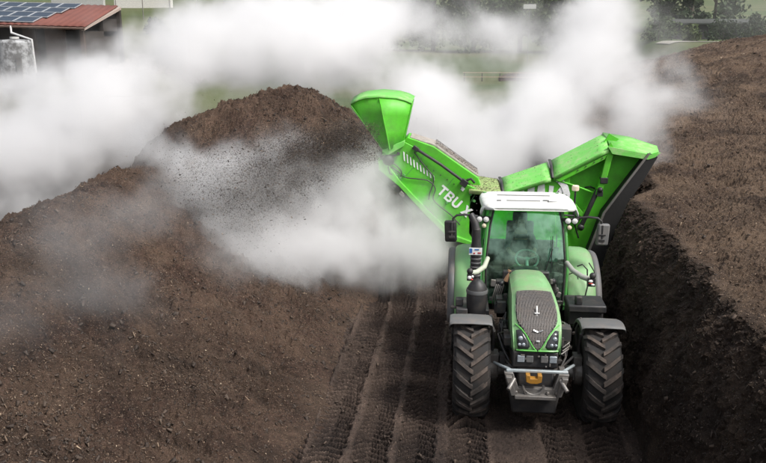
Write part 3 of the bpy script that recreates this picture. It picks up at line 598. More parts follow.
x = MB(); x.ball((.865, .80, 1.87), (.035, .02, .022)); x.ball((.90, .80, 1.815), (.03, .02, .015)); x.build('lens', LAMP, o); x = MB(); x.ball((.865, .80, 1.835), (.035, .015, .012)); x.build('red_lens', plain('red_lens_b', (.5, .04, .03), .3), o)
# black platform, tank and steps
x = MB(); x.box((.83, .98, 1.44), (.58, .52, .12)); x.box((.83, 1.05, 1.26), (.54, .42, .26)); x.box((.70, .80, 1.56), (.11, .10, .15)); x.box((1.03, .76, 1.42), (.1, .05, .12)); x.build('battery_box', BLK, tr, bevel=.025)
x = MB(); x.box((-.90, 1.2, 1.15), (.5, .62, .34)); x.box((-1.08, .86, 1.27), (.18, .14, .18)); x.box((-1.12, .98, 1.42), (.12, .12, .12)); x.box((-1.16, .95, 1.33), (.2, .03, .05)); x.build('tank', IRON, tr, bevel=.03)
x = MB()
for k in range(3): x.box((-.93, 1.55, .5+.26*k), (.44, .24, .03)); x.box((.85, 1.55, .5+.26*k), (.44, .24, .03))
for X_ in (-1.14, -.72, .64, 1.06): x.box((X_, 1.55, .78), (.02, .2, .62))
x.build('step', IRON, tr, split=True)
# rear fenders
for sx in (1, -1):
    m = MB(); loops = []
    for j in range(21):
        a_ = math.radians(-2+j*7.6); r_ = 1.0+.02*math.sin(a_*2); y = 2.52-math.cos(a_)*r_; z = .90+math.sin(a_)*r_; dn = Vector((0, -math.cos(a_), math.sin(a_)))
        lp = []
        for x_, d in ((.685, -.03), (.70, .0), (.85, .02), (1.02, .015), (1.10, -.01), (1.145, -.05), (1.165, -.12)): lp.append((xb+sx*x_+(.0 if sx < 0 else .02), y+dn.y*d, z+dn.z*d))
        loops.append(lp)
    m.loft(loops); rf = m.build('rear_fender', G_TR, tr, solid=.012, smooth=60)
    m = MB(); loops = []
    for j in range(21):
        a_ = math.radians(-4+j*7.8); r_ = .99; y = 2.52-math.cos(a_)*r_; z = .90+math.sin(a_)*r_; dn = Vector((0, -math.cos(a_), math.sin(a_)))
        loops.append([(xb+sx*x_+(.0 if sx < 0 else .02), y+dn.y*d, z+dn.z*d) for x_, d in ((1.145, -.035), (1.21, -.04), (1.25, -.06), (1.262, -.11))])
    m.loft(loops); m.build('fender_lip', GREY, rf, solid=.012, smooth=60)
x = MB(); x.tube([(.78, 1.62, 1.86), (.86, 1.60, 1.90), (.94, 1.58, 1.82), (.95, 1.52, 1.55), (.92, 1.50, 1.40)], .012, 6); x.tube([(.66, 1.62, 1.72), (.76, 1.58, 1.78), (.80, 1.56, 1.66)], .010, 6); x.tube([(.98, 1.7, 1.9), (1.06, 1.62, 1.78), (1.05, 1.56, 1.6)], .010, 6); x.build('grab_rail', BLK, tr, split=True)
# cab interior
x = MB(); x.box((xb+.02, 1.78, 1.48), (.34, .22, .42)); x.box((xb+.02, 1.84, 1.72), (.42, .20, .10), E(-25)); x.box((xb+.44, 2.2, 1.5), (.26, .9, .36)); x.box((xb-.40, 2.6, 1.42), (.2, .5, .3))
x.build('dashboard', BLK, tr, bevel=.03, split=True)
x = MB(); N_ = 28; ring = [Vector((.19*math.cos(2*math.pi*k/N_), .19*math.sin(2*math.pi*k/N_)*.8, .19*math.sin(2*math.pi*k/N_)*.62)) for k in range(N_+1)]
cs = Vector((xb+.06, 2.08, 1.83)); x.tube([cs+q for q in ring], .020, 8, False); x.tube([cs, cs+Vector((0, -.2, -.2))], .03)
for a_ in (.3, 2.84, 4.7): x.tube([cs, cs+Vector((.19*math.cos(a_), .19*math.sin(a_)*.8, .19*math.sin(a_)*.62))], .014, 6)
x.ball(cs, (.05, .05, .04)); x.build('steering_wheel', plain('wheel_grey', (.34, .42, .40), .45), tr)
x = MB(); x.box((xb+.47, 1.98, 1.94), (.20, .04, .27), E(-18, 0, -6)); x.tube([(xb+.47, 2.0, 1.8), (xb+.5, 2.1, 1.6)], .02); sc = x.build('terminal', BLK, tr, bevel=.015)
x = MB(); x.box((xb+.47, 1.955, 1.948), (.165, .012, .225), E(-18, 0, -6)); x.build('screen', plain('terminal_screen', (.06, .16, .13), .2), sc)
x = MB(); x.box((xb, 2.72, 1.50), (.50, .50, .16)); x.box((xb, 3.0, 1.92), (.48, .14, .72), E(8)); x.box((xb, 3.06, 2.34), (.26, .1, .18)); x.box((xb+.30, 2.72, 1.68), (.10, .42, .07)); x.box((xb-.30, 2.72, 1.68), (.10, .42, .07)); x.build('seat', plain('seat_cloth', (.035, .05, .045), .9), tr, bevel=.05, segs=3)
x = MB(); x.box((xb-.37, 2.2, 1.53), (.10, .06, .30), E(0, 28)); x.box((xb-.44, 1.72, 2.66), (.24, .008, .028), E(-38)); x.build('cab_sticker', plain('sticker_red', (.32, .05, .05), .5), tr) if False else None
x = MB(); x.tube([(xb-.26, 1.50, 1.80), (xb-.33, 1.48, 1.62)], [.035, .045], 10); x.build('wiper_motor_cover', paint('tan_cover', (.30, .18, .10), .6), tr)
x = MB(); x.tube([(xb-.1, 1.53, 1.56), (xb+.28, 1.56, 1.62), (xb+.42, 1.60, 2.15)], .009, 6); x.tube([(xb+.41, 1.60, 1.75), (xb+.42, 1.66, 2.35)], .006, 6); x.build('wiper', BLK, tr, split=True)
x = MB(); x.box((xb, 1.52, 1.68), (.75, .12, .22)); x.box((xb-.42, 1.42, 1.55), (.14, .14, .22)); x.box((xb+.40, 1.42, 1.55), (.14, .14, .2)); x.ball((xb-.40, 1.33, 1.62), .05); x.ball((xb+.42, 1.33, 1.68), .055); x.build('cowl', BLK, tr, bevel=.02)
x = MB()
for k in range(10): x.box((xb+rr.choice((-1, 1))*rr.uniform(.36, .56), rr.uniform(1.2, 1.45), rr.uniform(1.2, 1.75)), (rr.uniform(.03, .1), .06, rr.uniform(.03, .12)), E(0, rr.uniform(-20, 20)))
for k in range(5): x.tube([(xb-.36-.04*k, 1.3, 1.2), (xb-.42-.03*k, 1.25, 1.4), (xb-.36-.03*k, 1.3, 1.62)], .012, 6)
x.build('cowl_fitting', STEEL, tr, bevel=.005, split=True)
# --- driver
def skin(name, chain, mat, parent, sub=2, root=0):
    """chain: list of (point, radius, parent index)"""
    me = bpy.data.meshes.new(name); me.from_pydata([c[0] for c in chain], [(i, c[2]) for i, c in enumerate(chain) if c[2] is not None], [])
    o = bpy.data.objects.new(name, me); COL.objects.link(o); sk = o.modifiers.new('skin', 'SKIN'); sk.use_smooth_shade = True
    for i, c in enumerate(chain):
        r = c[1] if isinstance(c[1], tuple) else (c[1], c[1]); me.skin_vertices[0].data[i].radius = r; me.skin_vertices[0].data[i].use_root = (i == root)
    sb = o.modifiers.new('sub', 'SUBSURF'); sb.levels = sub; sb.render_levels = sub; me.materials.append(mat)
    if parent is not None: o.parent = parent
    return o
SKN = plain('skin', (.42, .25, .18), .55); SHIRT = plain('shirt', (.10, .12, .15), .9); TROU = plain('trousers', (.05, .045, .04), .9); HAIR = plain('hair', (.035, .022, .015), .8)
dr = empty('person', TO+Vector((xb, 2.72, 1.60)), 'person in grey blue shirt sitting in the tractor cab, hands on the steering wheel', 'person')
ch = [((0, 0, .06), (.13, .11), None), ((0, .04, .25), (.13, .10), 0), ((0, .06, .42), (.15, .10), 1), ((0, .06, .53), (.075, .065), 2), ((0, .03, .60), (.055, .055), 3), ((0, -.005, .66), (.068, .082), 4), ((0, -.01, .74), (.078, .098), 5), ((0, .0, .82), (.066, .085), 6), ((0, -.105, .70), (.014, .012), 5)]
def limb(side):
    i0 = len(ch); s = side
    ch.extend([((s*.18, .05, .48), .055, 3), ((s*.25, -.10, .30), .045, i0), ((s*.20, -.38, .26), .034, i0+1), ((s*.175, -.50, .285), (.036, .02), i0+2), ((s*.165, -.56, .295), (.038, .016), i0+3)])
    b = i0+4; bx, by, bz = ch[b][0]
    for k, ln in enumerate((.85, 1, .95, .75)):
        j = len(ch); ox = (k-1.5)*.019; ch.extend([((bx+ox, by-.03*ln, bz+.012), .0088, b), ((bx+ox, by-.058*ln, bz-.008), .0082, j), ((bx+ox, by-.062*ln, bz-.034), .0075, j+1)])
    j = len(ch); ch.extend([((bx-s*.04, by+.01, bz-.002), .0095, i0+3), ((bx-s*.05, by-.02, bz-.014), .0085, j)])
    k = len(ch); ch.extend([((s*.10, -.04, .03), .085, 0), ((s*.14, -.42, .04), .065, k), ((s*.14, -.50, -.30), .045, k+1), ((s*.14, -.60, -.37), (.04, .03), k+2)])
limb(-1); limb(1)
skin('body', ch, SKN, dr)
skin('shirt', [((0, 0, .04), (.155, .135), None), ((0, .04, .25), (.150, .12), 0), ((0, .06, .42), (.172, .118), 1), ((0, .06, .50), (.09, .08), 2), ((.18, .05, .48), .070, 3), ((.25, -.10, .30), .058, 4), ((.225, -.24, .28), .050, 5), ((-.18, .05, .48), .070, 3), ((-.25, -.10, .30), .058, 7), ((-.225, -.24, .28), .050, 8)], SHIRT, dr)
skin('trousers', [((0, 0, .03), (.16, .13), None), ((.10, -.04, .03), .10, 0), ((.14, -.42, .04), .080, 1), ((.14, -.50, -.27), .062, 2), ((-.10, -.04, .03), .10, 0), ((-.14, -.42, .04), .080, 4), ((-.14, -.50, -.27), .062, 5)], TROU, dr)
hr = MB(); hr.ball((0, .02, .775), (.088, .105, .09), 18, 12); hr.build('hair', HAIR, dr)
fc = MB(); fc.ball((-.032, -.098, .735), (.014, .010, .009)); fc.ball((.032, -.098, .735), (.014, .010, .009)); fc.build('eye', plain('eye', (.06, .05, .05), .3), dr, split=True)
fc = MB(); fc.ball((0, -.096, .655), (.026, .010, .008)); fc.build('mouth', plain('lips', (.35, .15, .12), .5), dr)
fc = MB(); fc.ball((-.088, 0, .72), (.014, .024, .034)); fc.ball((.088, 0, .72), (.014, .024, .034)); fc.build('ear', SKN, dr, split=True)
# ================================================================== COMPOST TURNER (towed behind the tractor)
G_TU = paint('turner_green', (.095, .50, .022), .5, 0, .5, (.085, .16, .04), 3.5, .0, bump=.04)
G_TC = paint('lit_dusty_green', (.16, .58, .09), .55, 0, .6, (.50, .50, .34), 6, bump=.08)  # lighter turner green: lit tops put into the colour, with pale dust
DIRTC = paint('caked_cover', (.30, .42, .15), .7, 0, .95, (.28, .24, .15), 7, bump=.15)
WPA = plain('white_marking', (.92, .93, .92), .5)
TUO = TO+Vector((0, 6.8, 0))
tu = empty('compost_turner', TUO, 'bright green side throwing compost turner with raised conveyor and fan shaped spout behind the tractor', 'compost turner')
OFF = -(TUO-TO)
def tb(mb, name, mat, parent=None, **k):
    o = mb.build(name, mat, parent or tu, **k)
    if parent is None: o.location = OFF
    return o
# conveyor arm
AF = [(-2.76, 3.01), (-2.38, 3.25), (-2.05, 3.08), (-1.01, 2.33), (-.64, 2.17), (-.60, .93), (-1.27, 1.10), (-1.88, 1.70), (-2.44, 2.30), (-2.89, 2.64), (-2.95, 2.85)]
m = MB(); m.prism(AF, 6.2, 6.26); m.prism([(x, z) for x, z in AF], 7.25, 7.3)
m.prism([(-2.40, 3.22), (-2.30, 3.30), (-1.72, 3.10), (-.72, 2.42), (-.64, 2.20), (-1.01, 2.30), (-2.05, 3.04)], 6.45, 7.32)
m.prism([(-2.93, 2.82), (-2.80, 2.86), (-2.42, 2.36), (-1.86, 1.78), (-1.25, 1.18), (-.62, .96), (-.62, .90), (-1.28, 1.05), (-1.90, 1.66), (-2.46, 2.26), (-2.90, 2.62)], 6.1, 7.3)
arm = tb(m, 'conveyor_arm', G_TU, bevel=.012)
m = MB(); m.prism([(-2.25, 3.30), (-1.68, 3.13), (-.70, 2.45), (-.72, 2.40), (-1.70, 3.08), (-2.25, 3.25)], 6.55, 7.3); tb(m, 'dusty_top', paint('grey_dust', (.34, .31, .28), .9, 0, .8, (.12, .09, .07), 9), arm, bevel=.01)
m = MB(); m.prism([(-2.97, 2.86), (-2.93, 2.62), (-2.47, 2.24), (-1.91, 1.64), (-1.29, 1.03), (-.60, .86), (-.60, .70), (-1.33, .86), (-1.98, 1.50), (-2.53, 2.12), (-3.0, 2.54), (-3.04, 2.84)], 6.16, 7.28); 
for x, z in ((-2.62, 2.28), (-2.02, 1.66), (-1.5, 1.13)): m.lathe([(0, .05), (.1, .05), (.1, 0)], (x+.05, 6.06, z-.04), 'y', 10)
tb(m, 'belt_underside', BLK, arm, bevel=.01)
m = MB(); m.tube([(-2.10, 6.14, 3.10), (-1.55, 6.12, 2.76), (-1.02, 6.10, 2.38)], .035, 8); m.box((-1.03, 6.12, 2.36), (.16, .12, .14), E(0, 35)); m.box((-2.1, 6.14, 3.10), (.14, .1, .09), E(0, 35)); m.tube([(-.98, 6.1, 2.42), (-.88, 6.1, 2.46), (-.80, 6.12, 2.36)], .03, 7); tb(m, 'cylinder', BLK, arm, bevel=.01)
hoses = [[(-2.14, 3.02), (-1.92, 2.74), (-1.80, 2.60), (-1.70, 2.46), (-1.72, 2.28), (-1.78, 2.10), (-1.80, 1.96)], [(-2.85, 2.50), (-2.66, 2.66), (-2.50, 2.60), (-2.34, 2.46), (-2.02, 2.42), (-1.80, 2.38), (-1.66, 2.22), (-1.70, 1.98), (-1.56, 1.82), (-1.30, 1.62), (-1.1, 1.4)], [(-2.74, 2.84), (-2.58, 2.76), (-2.42, 2.60), (-2.44, 2.46), (-2.6, 2.42), (-2.68, 2.52)], [(-2.7, 2.32), (-2.4, 2.22), (-2.2, 1.98), (-1.9, 1.82), (-1.6, 1.52)]]
def smooth_path(p, n=4):
    out = []
    for i in range(len(p)-1):
        a_, b_, c_, d_ = p[max(i-1, 0)], p[i], p[i+1], p[min(i+2, len(p)-1)]
        for k in range(n):
            t = k/n; out.append(tuple(.5*((2*b_[j])+(-a_[j]+c_[j])*t+(2*a_[j]-5*b_[j]+4*c_[j]-d_[j])*t*t+(-a_[j]+3*b_[j]-3*c_[j]+d_[j])*t**3) for j in range(2)))
    return out+[tuple(p[-1])]
for hp in hoses:
    m = MB(); m.tube([(x, 6.165, z) for x, z in smooth_path(hp)], .014, 6); tb(m, 'hose', BLK, arm)
m = MB(); m.ball((-2.70, 6.12, 2.84), (.13, .10, .12)); m.box((-2.83, 6.14, 2.90), (.10, .1, .09)); m.box((-2.60, 6.14, 2.93), (.16, .06, .05), E(0, -15)); m.box((-2.48, 6.14, 2.98), (.07, .06, .07)); m.box((-2.62, 6.12, 2.78), (.1, .08, .06)); m.tube([(-2.7, 6.1, 2.7), (-2.66, 6.1, 2.55), (-2.58, 6.12, 2.5)], .02, 6); tb(m, 'swivel_motor', BLK, arm, bevel=.01)
for x, z in ((-2.52, 2.50), (-2.44, 2.44), (-2.35, 2.50), (-1.40, 1.9), (-.88, 2.1), (-.80, 1.95)):
    m = MB(); m.box((x, 6.17, z), (.06, .05, .05), E(0, 30)); tb(m, 'bracket', G_TD, arm, bevel=.005)
m = MB(); m.box((-2.40, 6.12, 2.10), (.10, .10, .08), E(0, 45)); m.box((-2.36, 6.05, 2.06), (.05, .05, .05)); tb(m, 'roller_end', STEEL, arm, bevel=.008)
m = MB()
for k in range(10):
    x = -2.36+.073*k; z = 2.915-.052*k; ln = .11*(1-.055*k); m.prism([(x-.016, z+ln), (x+.014, z+ln*.8), (x+.028, z-ln), (x+.0, z-ln*.8)], 6.185, 6.199)
tb(m, 'stripe_decal', WPA, arm, smooth=0)
GL = {'T': [[(0, .20), (.16, .20), (.16, .16), (.10, .16), (.10, 0), (.06, 0), (.06, .16), (0, .16)]],
      'B': [[(0, 0), (0, .20), (.042, .20), (.042, 0)], [(.040, .20), (.11, .20), (.148, .175), (.148, .125), (.125, .102), (.095, .102), (.108, .12), (.106, .155), (.092, .164), (.040, .164)], [(.040, .120), (.125, .102), (.155, .075), (.152, .028), (.115, 0), (.040, 0), (.040, .036), (.098, .036), (.112, .05), (.110, .07), (.095, .084), (.040, .084)]],
      'U': [[(0, .20), (.042, .20), (.042, .06), (.06, .038), (.10, .038), (.118, .06), (.118, .20), (.16, .20), (.16, .045), (.12, 0), (.04, 0), (0, .045)]],
      'X': [[(0, .20), (.05, .20), (.17, 0), (.12, 0)], [(.12, .20), (.17, .20), (.05, 0), (0, 0)]]}
m = MB(); ca_, sa_ = math.cos(math.radians(40)), math.sin(math.radians(40)); px_ = 0
for ch1, adv in (('T', .185), ('B', .18), ('U', .255), ('X', .2)):
    for q_, gp in enumerate(GL[ch1]):
        yy_ = 6.183-.0012*q_; m.prism([(-1.635+(px_+x)*ca_*1.12+z*sa_*1.12, 2.13-(px_+x)*sa_*1.12+z*ca_*1.12) for x, z in gp], yy_, 6.198)
    px_ += adv
tb(m, 'lettering', WPA, arm, smooth=0)
m = MB(); m.box((-1.06, 6.19, 2.21), (.085, .012, .075), E(0, 40)); tb(m, 'white_plate', WPA, arm)
# fan spout
cf = [(-3.54, 4.02), (-3.38, 4.11), (-3.21, 4.165), (-2.89, 4.20), (-2.52, 4.17), (-2.34, 4.12), (-2.19, 4.05)]
cbk = [(-2.80, 3.00), (-2.76, 3.01), (-2.72, 3.03), (-2.66, 3.07), (-2.56, 3.12), (-2.47, 3.17), (-2.38, 3.22)]
yo = [6.30, 6.24, 6.18, 6.06, 6.16, 6.21, 6.26]
m = MB(); rows = []
for t in (0, .33, .66, 1): rows.append([(a[0]*(1-t)+b[0]*t, y, a[1]*(1-t)+b[1]*t) for a, b, y in zip(cbk, cf, yo)])
m.loft(rows)
m.loft([[(a[0]*(1-t)+b[0]*t, 6.95, a[1]*(1-t)+b[1]*t+.05*t) for a, b in zip(cbk, cf)] for t in (0, .5, 1)])
for i in (0, -1): m.loft([[rows[k][i] for k in range(4)], [(rows[k][i][0], 6.95, rows[k][i][2]+.05*k/3) for k in range(4)]])
ch_ = tb(m, 'spout', G_TU, solid=.014, smooth=25)
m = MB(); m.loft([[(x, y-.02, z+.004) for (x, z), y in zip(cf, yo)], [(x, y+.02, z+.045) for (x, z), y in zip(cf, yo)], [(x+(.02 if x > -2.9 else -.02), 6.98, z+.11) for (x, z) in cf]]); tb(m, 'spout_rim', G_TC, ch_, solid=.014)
m = MB(); m.tube([(-2.89, 6.045, 4.18), (-2.66, 6.055, 3.08)], .016, 6); m.tube([(-3.53, 6.28, 4.0), (-2.79, 6.28, 2.98)], .014, 6); m.tube([(-2.20, 6.25, 4.03), (-2.38, 6.25, 3.22)], .014, 6); tb(m, 'spout_rib', G_TU, ch_, split=True)
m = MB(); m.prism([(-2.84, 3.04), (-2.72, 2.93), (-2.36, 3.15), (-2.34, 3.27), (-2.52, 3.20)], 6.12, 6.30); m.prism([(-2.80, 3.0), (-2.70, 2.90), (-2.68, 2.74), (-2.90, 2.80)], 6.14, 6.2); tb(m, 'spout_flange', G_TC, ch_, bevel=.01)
# main housing
HF = [(-.90, 2.19), (-.17, 2.13), (.87, 2.49), (1.24, 2.70), (1.24, .35), (-.72, .35), (-.72, .93), (-.90, 1.2)]
m = MB(); m.prism(HF, 6.2, 6.26); m.prism([(1.22, .35), (1.22, 2.69), (2.02, 3.12), (2.88, 3.05), (2.35, 2.2), (2.0, 1.6), (1.75, .8), (1.6, .35)], 6.46, 6.52)
m.prism([(-.88, .4), (-.88, 2.17), (-.17, 2.10), (.87, 2.46), (2.02, 3.10), (2.9, 2.98), (2.0, 1.6), (1.7, .4)], 7.35, 7.42)
m.prism([(1.22, 2.69), (1.26, 2.72), (1.26, .35), (1.22, .35)], 6.2, 6.5)
hz = tb(m, 'housing', G_TU, bevel=.01)
m = MB(); m.tube([(.86, 6.17, 2.475), (1.35, 6.19, 2.33), (1.78, 6.24, 2.17)], .022, 8); m.prism([(.90, 2.46), (1.9, 2.98), (2.0, 3.04), (1.95, 2.92), (1.05, 2.42)], 6.12, 6.19); m.prism([(1.28, 1.9), (1.62, 1.55), (1.66, 1.64), (1.34, 2.0)], 6.2, 6.44); tb(m, 'housing_rib', G_TU, hz, bevel=.008)
m = MB(); m.tube([(1.0, 6.18, 2.13), (1.2, 6.18, 2.12), (1.3, 6.2, 2.0)], .012, 6); m.tube([(1.3, 6.42, 1.95), (1.5, 6.40, 1.7), (1.45, 6.4, 1.4), (1.55, 6.4, 1.1)], .02, 6); m.tube([(1.62, 6.4, 2.25), (1.72, 6.36, 2.28), (1.85, 6.4, 2.22)], .02, 6); m.box((1.66, 6.4, 1.5), (.05, .05, .2), E(0, 25)); tb(m, 'hose', BLK, hz)
m = MB(); m.prism([(2.00, 3.08), (2.14, 3.08), (2.03, 2.50), (1.93, 2.12), (1.80, 2.14), (1.90, 2.52)], 6.14, 6.34); po = tb(m, 'post', G_TU, hz, bevel=.015)
m = MB(); m.tube([(1.86, 6.2, 2.24), (1.72, 6.18, 1.88), (1.56, 6.2, 1.42)], [.055, .055, .05], 10); m.tube([(1.96, 6.2, 2.44), (1.86, 6.2, 2.24)], .028, 8); m.box((1.97, 6.18, 2.46), (.16, .14, .13)); m.box((1.90, 6.18, 2.17), (.13, .14, .12)); m.ball((1.55, 6.2, 1.4), .08); m.ball((1.90, 6.12, 2.26), .06); tb(m, 'hydraulic_ram', BLK, hz, bevel=.01)
# covers
def cover(f0, f1, b0, b1, mat, name='cover', y0=6.12, y1=7.4, t=.035, n=7):
    m = MB(); loops = []
    for k in range(n):
        u = k/(n-1); rr2 = random.Random(k).uniform(-.008, .008)
        fx, fz = f0[0]+(f1[0]-f0[0])*u, f0[1]+(f1[1]-f0[1])*u; bx, bz = b0[0]+(b1[0]-b0[0])*u, b0[1]+(b1[1]-b0[1])*u
        loops.append([(fx, y0, fz-.07), (fx, y0-.01, fz), (fx*.5+bx*.5, (y0+y1)/2, (fz+bz)/2+.05+rr2), (bx, y1, bz), (bx, y1, bz-.08)])
    m.loft(loops); return tb(m, name, mat, hz, solid=t, smooth=30)
cover((-.92, 2.20), (-.20, 2.14), (-.86, 2.30), (-.22, 2.21), DIRTC)
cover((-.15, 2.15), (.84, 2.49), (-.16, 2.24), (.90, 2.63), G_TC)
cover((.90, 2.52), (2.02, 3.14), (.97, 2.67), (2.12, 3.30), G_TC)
m = MB(); m.prism([(2.00, 3.20), (2.88, 3.03), (3.08, 3.08), (2.98, 3.00), (2.84, 2.95), (2.10, 3.06)], 6.08, 6.12)
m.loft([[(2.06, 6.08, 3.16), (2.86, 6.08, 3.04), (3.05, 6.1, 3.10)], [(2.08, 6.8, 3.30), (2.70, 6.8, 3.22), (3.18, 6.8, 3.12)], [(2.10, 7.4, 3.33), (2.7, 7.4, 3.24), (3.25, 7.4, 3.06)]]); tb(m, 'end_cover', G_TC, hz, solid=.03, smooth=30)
m = MB(); m.prism([(1.98, 3.20), (2.10, 3.42), (2.32, 3.30), (2.10, 3.14)], 6.6, 6.64); m.prism([(1.98, 3.15), (2.05, 3.30), (2.14, 3.14)], 6.1, 6.14); tb(m, 'lifting_fin', G_TU, hz, bevel=.005, split=True)
m = MB()
for (a0, a1) in (((-.18, 6.09, 2.14), (-.19, 7.4, 2.26)), ((.87, 6.09, 2.50), (.94, 7.4, 2.69))):
    mid = [(a0[i]+a1[i])/2+(.07 if i == 2 else 0) for i in range(3)]; m.loft([[(p[0]-.03, p[1], p[2]+.012), (p[0]+.03, p[1], p[2]+.012)] for p in (a0, mid, a1)])
tb(m, 'strap', BLK, hz, solid=.02, split=True)
# rubber edge of the intake with its steel lip
RB = plain('rubber_flap', (.016, .015, .015), .8)
m = MB(); m.prism([(2.88, 3.08), (3.05, 3.0), (2.80, 2.50), (2.52, 2.0), (2.30, 1.45), (2.12, .8), (2.02, .3), (1.62, .3), (1.74, .9), (2.0, 1.75), (2.40, 2.36)], 6.08, 7.5); fp = tb(m, 'rubber_skirt', RB, hz, bevel=.02)
m = MB()
pth = [(2.86, 3.08), (2.40, 2.38), (2.01, 1.77), (1.75, .92), (1.62, .35)]
m.prism([(x-.035, z) for x, z in pth]+[(x+.012, z-.01) for x, z in reversed(pth)], 6.03, 6.078); tb(m, 'steel_lip', STEEL, hz)
# white marking on the housing, upper ends show above the cab roof
m = MB()
for pl_ in ([(.13, 1.86), (.22, 2.27), (.30, 2.27), (.24, 1.86)], [(.33, 1.86), (.37, 2.30), (.51, 2.32), (.50, 1.86)], [(.55, 1.86), (.58, 2.31), (.72, 2.31), (.76, 1.86)], [(.80, 1.86), (.82, 2.28), (.92, 2.27), (.88, 1.86)], [(.90, 2.06), (1.06, 2.25), (1.13, 2.2), (.98, 1.98)], [(.96, 2.1), (1.13, 1.86), (1.03, 1.84), (.90, 2.02)]): m.prism([(x, z+(.04 if z > 2.2 else 0)) for x, z in pl_], 6.184, 6.196)
arc = [(.90, 2.43), (1.02, 2.455), (1.12, 2.41), (1.22, 2.29), (1.275, 2.12), (1.26, 1.92), (1.2, 1.8), (1.13, 1.84), (1.14, 2.0), (1.12, 2.17), (1.06, 2.29), (.98, 2.37)]
tb(m, 'lettering', WPA, hz, smooth=0); m = MB(); m.prism([(x, z+.03) for x, z in arc], 6.172, 6.184); tb(m, 'emblem', WPA, hz, smooth=0)
# rotor housing, axle, wheels and drawbar
m = MB(); m.lathe([(-.75, .50), (1.6, .50)], (0, 6.9, .62), 'x', 20); m.lathe([(-.8, .08), (1.9, .08)], (0, 6.9, .62), 'x', 10); tb(m, 'rotor', IRON)
m = MB(); m.box((.0, 5.3, .62), (.18, 2.0, .16)); m.prism([(-.6, .5), (-.6, 1.1), (1.2, 1.1), (1.2, .5)], 6.05, 6.2); m.tube([(.0, 4.1, .75), (.0, 6.1, .95)], .05, 8); tb(m, 'drawbar', G_TU, bevel=.01)
m = MB(); m.tube([(-.5, 7.9, .5), (1.3, 7.9, .5)], .07, 8); m.box((.4, 7.6, .62), (.3, .6, .14)); tb(m, 'axle', IRON)
for x_ in (-.6, 1.4):
    m = MB(); m.lathe([(-.16, .22), (-.18, .42), (-.14, .5), (.14, .5), (.18, .42), (.16, .22)], (x_, 7.9, .5), 'x', 28); wh = tb(m, 'wheel', RUBBER)
    m = MB(); m.lathe([(-.10, .22), (-.06, .12), (-.06, 0)], (x_, 7.9, .5), 'x', 20); m.lathe([(.10, .22), (.06, .12), (.06, 0)], (x_, 7.9, .5), 'x', 20); tb(m, 'rim', G_TU, wh)

# compost crumbs lying on the covers and on the conveyor top, bolts and seams on the panels
def crumbs(n, p0, p1, q0, q1, lift):
    u = RNG.random(n)[:, None]; v = RNG.random(n)[:, None]**1.3; a, b, c, d = [np.array(k) for k in (p0, p1, q0, q1)]
    P = (a+(b-a)*u)*(1-v)+(c+(d-c)*u)*v; P[:, 2] += lift*np.sin(np.pi*v[:, 0])+.022; return P
CR = np.concatenate([crumbs(900, (-.92, 6.15, 2.20), (-.20, 6.15, 2.14), (-.86, 7.4, 2.30), (-.22, 7.4, 2.21), .05), crumbs(110, (-.15, 6.15, 2.15), (.84, 6.15, 2.49), (-.16, 7.4, 2.24), (.90, 7.4, 2.63), .05),
                     crumbs(60, (.90, 6.15, 2.52), (2.02, 6.15, 3.14), (.97, 7.4, 2.67), (2.12, 7.4, 3.30), .05), crumbs(25, (2.1, 6.2, 3.12), (2.9, 6.2, 3.04), (2.1, 7.3, 3.30), (3.1, 7.3, 3.06), .02), crumbs(1500, (-1.68, 6.6, 3.13), (-.72, 6.6, 2.46), (-1.68, 7.3, 3.13), (-.72, 7.3, 2.46), .03),
                     crumbs(40, (-3.4, 6.2, 4.10), (-2.3, 6.2, 4.12), (-3.4, 6.95, 4.24), (-2.3, 6.95, 4.24), .02)])+np.array(TO)
o = shards('crumbs', CR, np.tile([0., 0., 1.], (len(CR), 1)), RNG.uniform(.004, .016, len(CR)), RNG.uniform(.003, .009, len(CR)), RNG.beta(1.2, 3, len(CR)), .9, .004)
o.parent = tu; o.location = -TUO
m = MB()
for (x0, z0, x1, z1, k_) in ((-2.3, 3.0, -1.1, 2.22, 9), (-2.75, 2.62, -1.35, 1.2, 12), (-.75, 2.05, -.7, 1.1, 7), (1.0, 2.4, 1.15, 1.2, 7), (1.4, 2.68, 1.9, 2.95, 4)):
    for k in range(k_):
        t = k/(k_-1); m.lathe([(0, .014), (.02, .014), (.02, 0)], (x0+(x1-x0)*t, 6.17 if x0 < 1.3 else 6.10, z0+(z1-z0)*t), 'y', 6)
o = tb(m, 'bolt_heads', IRON, arm); o['kind'] = 'stuff'
m = MB()
for (x0, z0, x1, z1) in ((-1.9, 2.96, -2.3, 2.5), (-1.25, 2.46, -1.75, 1.82), (-.75, 2.15, -1.2, 1.3)): m.tube([(x0, 6.197, z0), (x1, 6.197, z1)], .006, 5)
tb(m, 'seam', G_TD, arm, split=True)
